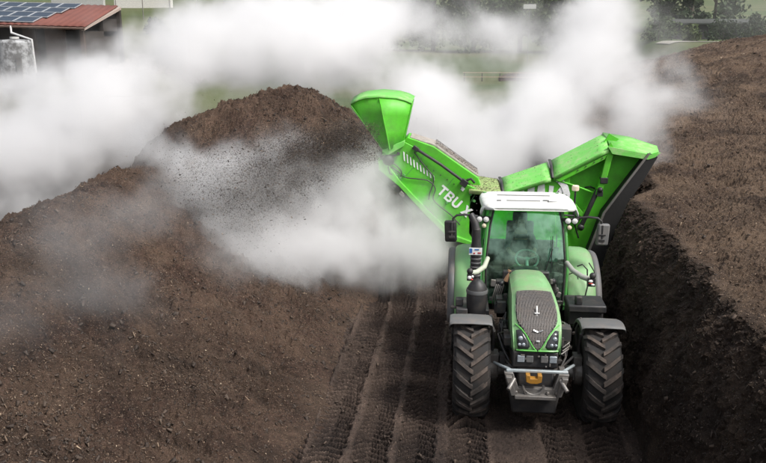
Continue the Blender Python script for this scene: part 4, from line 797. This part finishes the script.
# ================================================================== BACKGROUND
def gz(x, y):
    """height of the ground sheet"""
    X = np.array([float(x)]); Y = np.array([float(y)]); return float(ground_z(X, Y)[0])
LEAF = [(lambda n, a, b: (n.set(Base_Color=n.mix(n.noise(.9, 4, .7, n.coord()), a, b), Roughness=.8)))(NT('foliage'), *c) for c in (((.018, .040, .008), (.055, .09, .020)), ((.03, .052, .010), (.08, .11, .028)), ((.012, .028, .008), (.035, .06, .018)))]
BARK = plain('bark', (.09, .07, .055), .95)
def tree(x, y, h, r, mat, seed, name='broadleaf_tree', label='', group='trees behind the yard', n=1500, ls=.36):
    rg = np.random.default_rng(seed); z0 = gz(x, y); t = empty(name, (x, y, z0), label, 'tree' if h > 3 else 'shrub', group)
    mb = MB(); mb.tube([(0, 0, -.3), (.1, 0, h*.3), (.05, .1, h*.55), (.1, 0, h*.85)], [h*.028, h*.022, h*.014, .03], 7)
    cl = []
    for k in range(20):
        th = rg.uniform(0, 6.28); u = rg.uniform(.12, .95); rad = r*rg.uniform(.35, .85)*math.sin(math.pi*min(1, (u*.7+.22)))
        c = Vector((math.cos(th)*rad, math.sin(th)*rad, h*u)); cl.append((c, r*rg.uniform(.26, .46)))
        if k < 7: mb.tube([(0.05, 0, h*max(.2, u*.6)), tuple(c*.6+Vector((0, 0, h*.2*u))), tuple(c)], [h*.01, h*.007, .02], 5)
    mb.build('trunk', BARK, t)
    cs_ = np.array([list(c) for c, _ in cl]); rs_ = np.array([q for _, q in cl]); ii = rg.integers(0, len(cl), n); d = rg.normal(size=(n, 3)); d /= np.linalg.norm(d, axis=1, keepdims=True)
    P = cs_[ii]+d*(rs_[ii]*rg.uniform(.45, 1.08, n))[:, None]*[1, 1, .85]
    a = rg.normal(size=(n, 3)); a /= np.linalg.norm(a, axis=1, keepdims=True); b = np.cross(a, rg.normal(size=(n, 3))); b /= np.linalg.norm(b, axis=1, keepdims=True); s = (ls*rg.uniform(.5, 1.2, n))[:, None]
    v = np.stack([P-a*s, P-b*s*.55, P+a*s, P+b*s*.55+d*s*.25], 1).reshape(-1, 3).astype(np.float32)
    me = bpy.data.meshes.new('crown'); me.vertices.add(len(v)); me.vertices.foreach_set('co', v.ravel()); me.loops.add(n*4); me.loops.foreach_set('vertex_index', np.arange(n*4, dtype=np.int32)); me.polygons.add(n); me.polygons.foreach_set('loop_start', np.arange(0, n*4, 4, dtype=np.int32)); me.polygons.foreach_set('loop_total', np.full(n, 4, np.int32)); me.update(calc_edges=True)
    me.materials.append(mat); o = bpy.data.objects.new('crown', me); COL.objects.link(o); o.parent = t; return t
R5 = random.Random(5)
TL = ['leafy green tree behind the field, far left of the gap in the steam', 'tall mid green tree behind the field beside the white sign', 'yellowish green tree behind the field right of the white sign', 'dark bushy tree rising behind the steam column']
spots = [(-4, 133, 15, 7.5, 1), (2.5, 128, 14, 7.2, 0), (10, 131, 15, 7.6, 1), (17.5, 127, 13, 7.0, 0), (25.5, 108, 7.5, 3.6, 0), (29.5, 106, 8.5, 3.2, 2), (36, 118, 9, 4.5, 2), (-12, 138, 13, 5, 1)]
tlab = ['broad green tree behind the field, seen through thin steam left of centre', 'pale green tree behind the field above the board fence', 'tall yellowish green tree behind the white sign', 'green tree half hidden by the rising steam column', 'bright green bushy tree right of the steam column', 'dark green tree beside the low grey shed', 'dark green tree at the right end of the shed', 'hazy green tree behind the steam bank in the middle']
for k, (x, y, h, r, mi) in enumerate(spots): tree(x, y, h, r, LEAF[mi], 40+k, label=tlab[k], n=6500 if r > 5 else 1900)
sh = [(31.5, 88, 2.6, 2.2, 2), (34.5, 90, 3.0, 2.6, 2), (25.6, 92, 1.6, 1.4, 1), (-21.2, 58, 1.7, 1.0, 1), (-24.2, 63, 1.1, .9, 0), (37.5, 88, 3, 2.4, 0), (28.2, 89, 2.0, 2.0, 2), (38.5, 93, 4.2, 3.2, 2), (23.2, 96, 2.6, 2.4, 0)]
slab = ['dark green shrub in front of the low grey shed', 'tall dark shrub right of the low grey shed', 'small green bush beside the pale path', 'small green shrub on the grass bank right of the red roof', 'low shrub on the grass bank behind the red roof', 'green shrub at the right end behind the mulch heap', 'dark rounded shrub hiding the left end of the low shed', 'big dark shrub right of the shed behind the mulch heap', 'green bush at the foot of the tree right of the steam column']
for k, (x, y, h, r, mi) in enumerate(sh): tree(x, y, h, r, LEAF[mi], 80+k, 'shrub', slab[k], 'shrubs around the yard', 900, .22)
# farm building with tiled roof and solar panels
BL = Vector((-26, 53, 2.2))
bd = empty('farm_building', (-29, 53, 2.0), 'open fronted farm building with red tiled roof and blue solar panels at the top left', 'building')
def bb(m, name, mat, parent=None, **k):
    o = m.build(name, mat, parent or bd, **k)
    if parent is None: o.location = (29, -53, -2.0)
    return o
TILE = (lambda n: (n.set(Base_Color=n.mix(n.noise(.8, 6, .7, n.coord()), (.11, .035, .028), (.21, .075, .055)), Roughness=.85)))(NT('red_tiles'))
WOOD = plain('dark_boards', (.035, .026, .021), .9); PLAS = plain('white_plaster', (.52, .52, .50), .9)
eL, eR, rL, rR = Vector((-46, 50, 6.5)), Vector((-23.94, 50, 5.90)), Vector((-46, 56, 7.9)), Vector((-24.22, 56, 7.38))
def rp(u, v, off=0): return eL.lerp(eR, u).lerp(rL.lerp(rR, u), v)+Vector((0, -.2, 1)).normalized()*off
m = MB(); loops = []
n_ = 180
for k in range(n_+1):
    u = k/n_; o_ = .05*abs(math.sin(u*math.pi*45)); loops.append([rp(u, v, o_) for v in (0, .25, .5, .75, 1)])
m.loft(loops); rf = bb(m, 'roof', TILE, solid=.06, smooth=50)
m = MB()
for k in range(45): q = rp((k+.5)/45, 0, -.02); m.box((q.x, q.y+.04, q.z-.08), (.22, .10, .16))
bb(m, 'eave_tiles', plain('eave_end', (.40, .22, .16), .9), rf)
m = MB(); m.prism([(50.0, 5.86), (56, 7.32), (56, 7.14), (50.0, 5.68)], -24.2, -24.0, 'x'); bb(m, 'barge_board', plain('pale_board', (.40, .32, .28), .8), rf)
PAN = plain('panel_blue', (.014, .030, .055), .35); FRM = plain('panel_frame', (.6, .62, .64), .4, .5)
for i in range(9):
    for j in range(4):
        u0 = .835-.064*(i+1)+.016*j; v0 = .06+.23*j
        if u0 < .2: continue
        m = MB(); q = [rp(u0+a_, v0+b_, .14) for a_, b_ in ((.001, .002), (.063, .002), (.063, .228), (.001, .228))]
        m.add(q+[p-Vector((0, 0, .05)) for p in q], [(0, 1, 2, 3), (7, 6, 5, 4), (0, 4, 5, 1), (1, 5, 6, 2), (2, 6, 7, 3), (3, 7, 4, 0)]); pn = bb(m, 'solar_panel', PAN, smooth=0)
        m = MB()
        for A_, B_ in ((0, 1), (1, 2), (2, 3), (3, 0)): m.tube([q[A_]+Vector((0, 0, .01)), q[B_]+Vector((0, 0, .01))], .035, 4)
        bb(m, 'frame', FRM, pn)
m = MB(); m.box((-35, 55.8, 4.4), (22, .3, 5.4)); m.box((-24.4, 53.2, 3.8), (.3, 5.2, 3.7)); m.box((-24.4, 54.6, 5.9), (.3, 2.4, 1.2)); bb(m, 'wall', WOOD)
m = MB(); m.box((-26.6, 51.2, 4.0), (1.4, .2, 3.6)); m.box((-24.35, 50.4, 4.0), (.25, .25, 3.7)); m.box((-28.5, 51.4, 4.0), (.9, .2, 3.6)); bb(m, 'door_boards', plain('brown_boards', (.075, .048, .035), .9))
m = MB(); m.tube([(-28.9, 49.9, 5.98), (-28.85, 49.8, 5.55), (-27.4, 49.6, 5.12), (-27.35, 49.6, 3.0)], .07, 7); bb(m, 'drain_pipe', plain('pipe_white', (.62, .62, .62), .4))
m = MB(); m.tube([tuple(rp(.4, 0, -.1)+Vector((0, -.1, 0))), tuple(rp(1, 0, -.1)+Vector((0, -.1, 0)))], .07, 6); bb(m, 'gutter', plain('gutter_brown', (.14, .09, .07), .5))
# white stained wall panel below the roof
wp_ = empty('white_tank', (-28.3, 49.2, 2.0), 'stained white tank standing in front of the farm building below the drain pipe', 'tank')
m = MB(); m.lathe([(0, .0), (0, .95), (.08, 1.05), (2.9, 1.05), (3.05, .9), (3.12, 0)], (-.1, .1, .05), 'z', 20)
n = NT('stained_white'); g_ = n.coord(); n.set(Base_Color=n.mix(n.ramp(n.noise(1.6, 6, .7, g_), [(.42, (0, 0, 0)), (.55, (1, 1, 1))]), (.36, .37, .38), (.10, .10, .10)), Roughness=.8); m.build('vessel', n.m, wp_, bevel=.03)
m = MB(); m.lathe([(3.12, .28), (3.25, .28), (3.25, 0)], (-.1, .1, .05), 'z', 14); m.build('lid', PLAS, wp_); m = MB(); m.box((.6, -.9, 1.2), (.35, .1, 1.6)); m.build('gauge_box', GREY, wp_)
# bank rubble, low walls and far houses
STN = plain('pale_rubble', (.36, .32, .28), .95)
m = MB(); rr = random.Random(9)
for k in range(420):
    x = rr.uniform(-24.5, -17.5); y = rr.uniform(52, 58); s = rr.uniform(.08, .34); m.box((x, y, gz(x, y)+s*.25), (s, s*rr.uniform(.6, 1.2), s*rr.uniform(.4, .8)), E(rr.uniform(-30, 30), rr.uniform(-30, 30), rr.uniform(0, 90)))
tag(m.build('rubble', STN, None, bevel=.02, segs=1), 'pale broken rubble strewn over the bank right of the farm building', 'rubble', kind='stuff')
for (x0, x1, y, z1, c_, lb) in ((-39.5, -34.2, 76, 9.7, (.45, .45, .44), 'pale grey yard wall at the top left behind the solar roof'), (-33.6, -27.8, 77, 9.5, (.68, .66, .62), 'white rendered wall behind the red tiled roof')):
    t = empty('yard_wall', ((x0+x1)/2, y, gz(x0, y)), lb, 'wall'); zz = gz(x0, y)
    m = MB(); m.box((0, 0, (z1-zz)/2-.4), (x1-x0, .4, z1-zz+.8)); m.build('wall', plain('render', c_, .9), t, bevel=.03); m = MB(); m.box((0, 0, z1-zz+.06), (x1-x0+.1, .55, .12)); m.build('coping', STN, t)
t = empty('rail', (-24, 68, gz(-24, 68)), 'thin pale pipe rail running across the grass bank behind the red roof', 'railing'); m = MB(); m.tube([(-6, 0, 2.0), (7, 0, 1.9)], .05, 6); m.build('top_pipe', STEEL, t)
for k in range(6): m = MB(); m.tube([(-5.6+2.4*k, 0, -.3), (-5.6+2.4*k, 0, 1.98)], .04, 6); m.build('rail_post', STEEL, t)
fc_ = empty('board_fence', (7.2, 95, gz(7, 95)), 'long thin pale rail fence across the field behind the steam', 'fence')
m = MB(); m.box((0, 0, 1.0), (13, .08, .10)); m.box((0, 0, .5), (13, .06, .08)); m.build('rail', plain('fence_rail', (.40, .30, .22), .9), fc_)
for k in range(7): m = MB(); m.box((-6.3+2.1*k, .1, .45), (.12, .12, 1.2)); m.build('post', WOOD, fc_)
t = empty('sign_board', (9.7, 112, gz(9.7, 112)), 'small white sign board on a post among the far trees', 'sign'); m = MB(); m.box((0, -.1, 7.9-gz(9.7, 112)+1.1), (1.7, .1, .6)); m.build('board', PLAS, t, bevel=.02); m = MB(); m.tube([(0, 0, -.3), (0, 0, 8.5-gz(9.7, 112))], .045, 6); m.build('post', GREY, t)
t = empty('low_shed', (30.3, 99, gz(30, 97)-.7), 'long low dark grey shed between the trees at the top right', 'shed'); m = MB(); m.box((0, 0, 1.2), (9, 3, 3.0)); m.build('wall', plain('shed_wall', (.03, .03, .03), .8), t); m = MB(); m.box((0, -.1, 2.78), (9.6, 3.8, .16), E(8)); m.build('roof', plain('shed_roof', (.045, .05, .045), .8), t)
m = MB(); m.box((-2, -1.53, .9), (1.6, .06, 2.0)); m.build('door', BLK, t)
for (x, y, w_x, h_, lb) in ((8.2, 98, 3.2, .9, 'low dark silage clamp on the field behind the fence'), (13.0, 92, 3.6, 1.5, 'dark compost mound in the field half behind the steam column')):
    X, Y = np.meshgrid(np.linspace(-w_x, w_x, 60), np.linspace(-2.5, 2.5, 40), indexing='ij'); Z = h_*np.clip(1-(X/w_x)**2-(Y/2.5)**2, 0, 1)**.6+.12*fbm(X, Y, 1.5, 4)-.1
    o = grid_mesh('field_mound', X, Y, Z, M_SOIL, X*0+.3, smooth=True); o.location = (x, y, gz(x, y)); tag(o, lb, 'mound')
X, Y = np.meshgrid(np.linspace(22, 44, 60), np.linspace(86, 92, 14), indexing='ij'); Z = ground_z(X, Y)+.05
tag(grid_mesh('field_path', X, Y, Z, plain('path_gravel', (.34, .32, .28), .95), smooth=True), 'pale gravel path behind the mulch heap', 'path', kind='structure')
# ================================================================== THROWN COMPOST
def spray():
    n = 120000; t = RNG.beta(1.3, 1.4, n)*1.0; a = RNG.normal(-.10, .17, n); v = RNG.uniform(2.2, 5.0, n)
    p0 = np.stack([RNG.uniform(-2.1, -1.5, n), RNG.uniform(15.9, 16.7, n), RNG.uniform(2.9, 3.7, n)], 1)
    vx = -v*np.cos(a)*.95; vz = v*np.sin(a)*.9+.4; vy = RNG.normal(-1.4, .5, n)
    P = p0+np.stack([vx*t, vy*t, vz*t-.5*3.4*t*t], 1)
    P = P+RNG.normal(size=P.shape)*.10*t[:, None]
    H, _ = left_height(P[:, 0], P[:, 1]); P = P[P[:, 2] > H+.06]; n = len(P)
    L_ = RNG.uniform(.004, .011, n); L_ = np.where(RNG.random(n) < .05, L_*2.2, L_)
    o = shards('flying_compost', P, RNG.normal(size=(n, 3)), L_, L_*RNG.uniform(.3, .7, n), np.where(RNG.random(n) < .12, .9, RNG.beta(1.2, 4, n)*.7), 0, 0)
    tag(o, 'spray of dark compost bits flying from the spout onto the windrow', 'compost')
spray()
# ================================================================== STEAM
def steam(name, lo, hi, vox, blobs, dens, seed, nscale, label, nk=1.5, thr=.55, gain=2.0, color=(.981, .980, .982), aniso=.25, warp=.0):
    m = bpy.data.materials.new(name+'_volume'); m.use_nodes = True; t = m.node_tree; t.nodes.clear()
    pv = t.nodes.new('ShaderNodeVolumePrincipled'); out = t.nodes.new('ShaderNodeOutputMaterial'); t.links.new(pv.outputs[0], out.inputs['Volume'])
    pv.inputs['Color'].default_value = (*color, 1); pv.inputs['Density'].default_value = dens; pv.inputs['Anisotropy'].default_value = aniso
    m.cycles.volume_step_rate = 1.0; m.cycles.volume_sampling = 'MULTIPLE_IMPORTANCE'
    g = bpy.data.node_groups.new(name+'_field', 'GeometryNodeTree'); g.interface.new_socket('Geometry', in_out='OUTPUT', socket_type='NodeSocketGeometry')
    N = g.nodes; Lk = g.links.new
    def mt(op, a, b=None, c=None, clamp=False):
        x = N.new('ShaderNodeMath'); x.operation = op; x.use_clamp = clamp
        for i, v in enumerate((a, b, c)):
            if v is None: continue
            if isinstance(v, bpy.types.NodeSocket): Lk(v, x.inputs[i])
            else: x.inputs[i].default_value = v
        return x.outputs[0]
    pos = N.new('GeometryNodeInputPosition').outputs[0]
    wn = N.new('ShaderNodeTexNoise'); wn.inputs['Scale'].default_value = nscale*.45; wn.inputs['Detail'].default_value = 6; wn.inputs['Roughness'].default_value = .6; Lk(pos, wn.inputs['Vector'])
    sub = N.new('ShaderNodeVectorMath'); sub.operation = 'SUBTRACT'; Lk(wn.outputs['Color'], sub.inputs[0]); sub.inputs[1].default_value = (.5, .5, .5)
    scl = N.new('ShaderNodeVectorMath'); scl.operation = 'SCALE'; Lk(sub.outputs[0], scl.inputs[0]); scl.inputs['Scale'].default_value = warp
    wp = N.new('ShaderNodeVectorMath'); wp.operation = 'ADD'; Lk(pos, wp.inputs[0]); Lk(scl.outputs[0], wp.inputs[1]); wpos = wp.outputs[0]
    S = None
    for (c, r, a) in blobs:
        s = N.new('ShaderNodeVectorMath'); s.operation = 'SUBTRACT'; Lk(wpos, s.inputs[0]); s.inputs[1].default_value = c
        d = N.new('ShaderNodeVectorMath'); d.operation = 'DIVIDE'; Lk(s.outputs[0], d.inputs[0]); d.inputs[1].default_value = r
        ln = N.new('ShaderNodeVectorMath'); ln.operation = 'DOT_PRODUCT'; Lk(d.outputs[0], ln.inputs[0]); Lk(d.outputs[0], ln.inputs[1])
        f = mt('MULTIPLY', mt('EXPONENT', mt('MULTIPLY', ln.outputs['Value'], -1.6)), a)
        S = f if S is None else mt('ADD', S, f)
    nz = N.new('ShaderNodeTexNoise'); nz.noise_dimensions = '4D'; nz.inputs['W'].default_value = seed; nz.inputs['Scale'].default_value = nscale; nz.inputs['Detail'].default_value = 8; nz.inputs['Roughness'].default_value = .62; nz.inputs['Distortion'].default_value = .3
    Lk(wpos, nz.inputs['Vector'])
    q = mt('ADD', S, mt('MULTIPLY', mt('SUBTRACT', nz.outputs['Fac'], thr), nk))
    q = mt('MULTIPLY', mt('MINIMUM', mt('MULTIPLY', mt('MAXIMUM', q, 0), gain), 1.0), mt('MINIMUM', mt('MULTIPLY', S, 2.2), 1.0))
    sx = N.new('ShaderNodeSeparateXYZ'); Lk(pos, sx.inputs[0]) 
    edge = None                                               # fade to nothing at the walls of the grid
    for k in range(3):
        e = 0.12*(hi[k]-lo[k])
        for a0, sg in ((lo[k], 1), (hi[k], -1)):
            v = mt('DIVIDE', mt('MULTIPLY', mt('SUBTRACT', sx.outputs[k], a0), sg), e, clamp=True)
            edge = v if edge is None else mt('MULTIPLY', edge, v)
    q = mt('MULTIPLY', q, edge)
    vc = N.new('GeometryNodeVolumeCube'); Lk(q, vc.inputs['Density']); vc.inputs['Min'].default_value = lo; vc.inputs['Max'].default_value = hi
    for k, ax in enumerate('XYZ'): vc.inputs['Resolution '+ax].default_value = max(8, int((hi[k]-lo[k])/vox))
    sm = N.new('GeometryNodeSetMaterial'); sm.inputs['Material'].default_value = m; go = N.new('NodeGroupOutput')
    Lk(vc.outputs[0], sm.inputs[0]); Lk(sm.outputs[0], go.inputs[0])
    vd = bpy.data.volumes.new(name); vd.materials.append(m); o = bpy.data.objects.new(name, vd); COL.objects.link(o)
    md = o.modifiers.new('field', 'NODES'); md.node_group = g
    tag(o, label, 'steam', kind='stuff'); return o
steam('steam_cloud', (-21, 18.2, -.2), (9.4, 34, 10.5), .12,
      [((-13.72, 24.0, 1.86), (2.92, 3.00, 1.62), 1.30), ((-11.34, 25.0, 3.40), (2.96, 3.00, 1.48), 1.20), ((-11.93, 21.0, 0.43), (1.74, 2.00, 0.72), 1.20), ((-8.82, 28.0, 4.95), (3.58, 3.00, 1.61), 1.20),
       ((-4.48, 28.0, 4.96), (2.83, 3.00, 1.77), 1.10), ((-0.85, 26.0, 3.07), (1.65, 3.00, 1.49), 1.60), ((0.6, 23.0, 1.9), (2.2, 2.20, 1.5), 1.60), ((3.6, 22.0, 2.2), (1.4, 1.6, .9), 1.1), ((2.52, 24.0, 3.29), (1.51, 2.50, 1.36), 1.40),
       ((4.25, 26.0, 4.39), (1.44, 3.00, 1.44), 1.20), ((4.79, 28.0, 6.13), (1.53, 3.00, 1.36), 1.20), ((5.23, 23.0, 3.41), (0.63, 2.00, 1.57), 0.90), ((-2.90, 30.0, 6.19), (2.61, 3.00, 1.49), 0.90),
       ((-16.87, 28.0, 3.85), (2.23, 3.00, 1.11), 0.80), ((4.90, 19.8, 2.40), (0.6, 1.00, 0.8), 0.95), ((6.1, 23, 3.9), (1.0, 2.0, 1.5), .75), ((1.4, 29, 5.3), (2.2, 3, 1.1), .6), ((-7.06, 30.0, 6.38), (3.01, 3.00, 1.13), 0.70)],
      1.7, 3.1, .75, 'broad bank of white steam rolling behind the heaps and the green turner', nk=4.2, warp=2.2, gain=.75)
steam('steam_puff', (-8.2, 12.4, 0), (0.9, 18.3, 4.9), .065,
      [((-1.0, 16.0, 1.05), (1.05, 0.90, 0.90), 1.30), ((-2.2, 15.6, 1.15), (1.1, 1.0, 1.0), 1.40), ((-3.1, 15.0, 1.25), (1.1, .9, 1.0), 1.35), ((-3.7, 14.3, 1.35), (.9, .8, .7), 1.0), ((-4.56, 15.2, 2.1), (1.0, 0.9, 0.9), 1.15),
       ((-5.63, 16.0, 2.60), (0.85, 0.80, 0.68), 0.90), ((-6.79, 16.5, 3.01), (0.9, 0.80, 0.5), 0.85), ((-2.3, 16.1, 2.35), (1.3, 0.80, 0.95), 1.5), ((-4.14, 15.7, 2.6), (1.5, 0.8, 0.8), 1.2), ((-3.1, 16.3, 3.0), (1.2, .6, .6), 1.0), ((-0.35, 16.4, 1.2), (0.55, 0.60, 1.0), 1.0), ((-1.87, 16.8, 2.37), (0.89, 0.60, 0.9), 0.7), ((-7.0, 16.8, 3.4), (.6, .6, .5), .7)],
      2.2, 8.7, 1.5, 'dense white steam puff spreading below the thrown compost', nk=4.0, warp=1.2, gain=.8)
steam('steam_wisps', (-7.8, 6.6, .3), (-2.0, 15.5, 4.2), .10,
      [((-5.95, 11.0, 2.74), (1.1, 1.3, 0.9), 0.55), ((-5.32, 13.0, 2.70), (1.2, 1.2, 0.8), 0.6), ((-4.77, 10.0, 2.05), (1.1, 1.2, 0.6), 0.5), ((-4.2, 13.5, 1.57), (1.3, 0.9, 0.6), 0.6), ((-5.2, 8.2, 2.2), (1.0, 1.0, 0.6), 0.5), ((-3.68, 14.0, 0.75), (1.16, 0.60, 0.39), 0.50)],
      .30, 2.7, 1.1, 'thin wisps of steam drifting over the left windrow slope', nk=3.0, warp=1.4)
steam('steam_veil', (-34, 34, 0), (44, 84, 13), .6,
      [((1.98, 50.0, 5.71), (4.93, 8.00, 3.69), 0.90), ((-15.82, 40.0, 4.18), (5.17, 6.00, 1.55), 0.80), ((9.85, 40.0, 4.26), (2.44, 6.00, 2.93), 0.80), ((-20.15, 42.0, 4.0), (6.78, 4.00, 1.50), 0.45), ((-8, 45.0, 7), (8, 6.00, 3), 0.7), ((27, 74, 7), (11, 5, 4), .7)],
      .045, 5.7, .25, 'thin grey steam veil hanging over the field in front of the trees', nk=2.2, warp=3, gain=1.0)
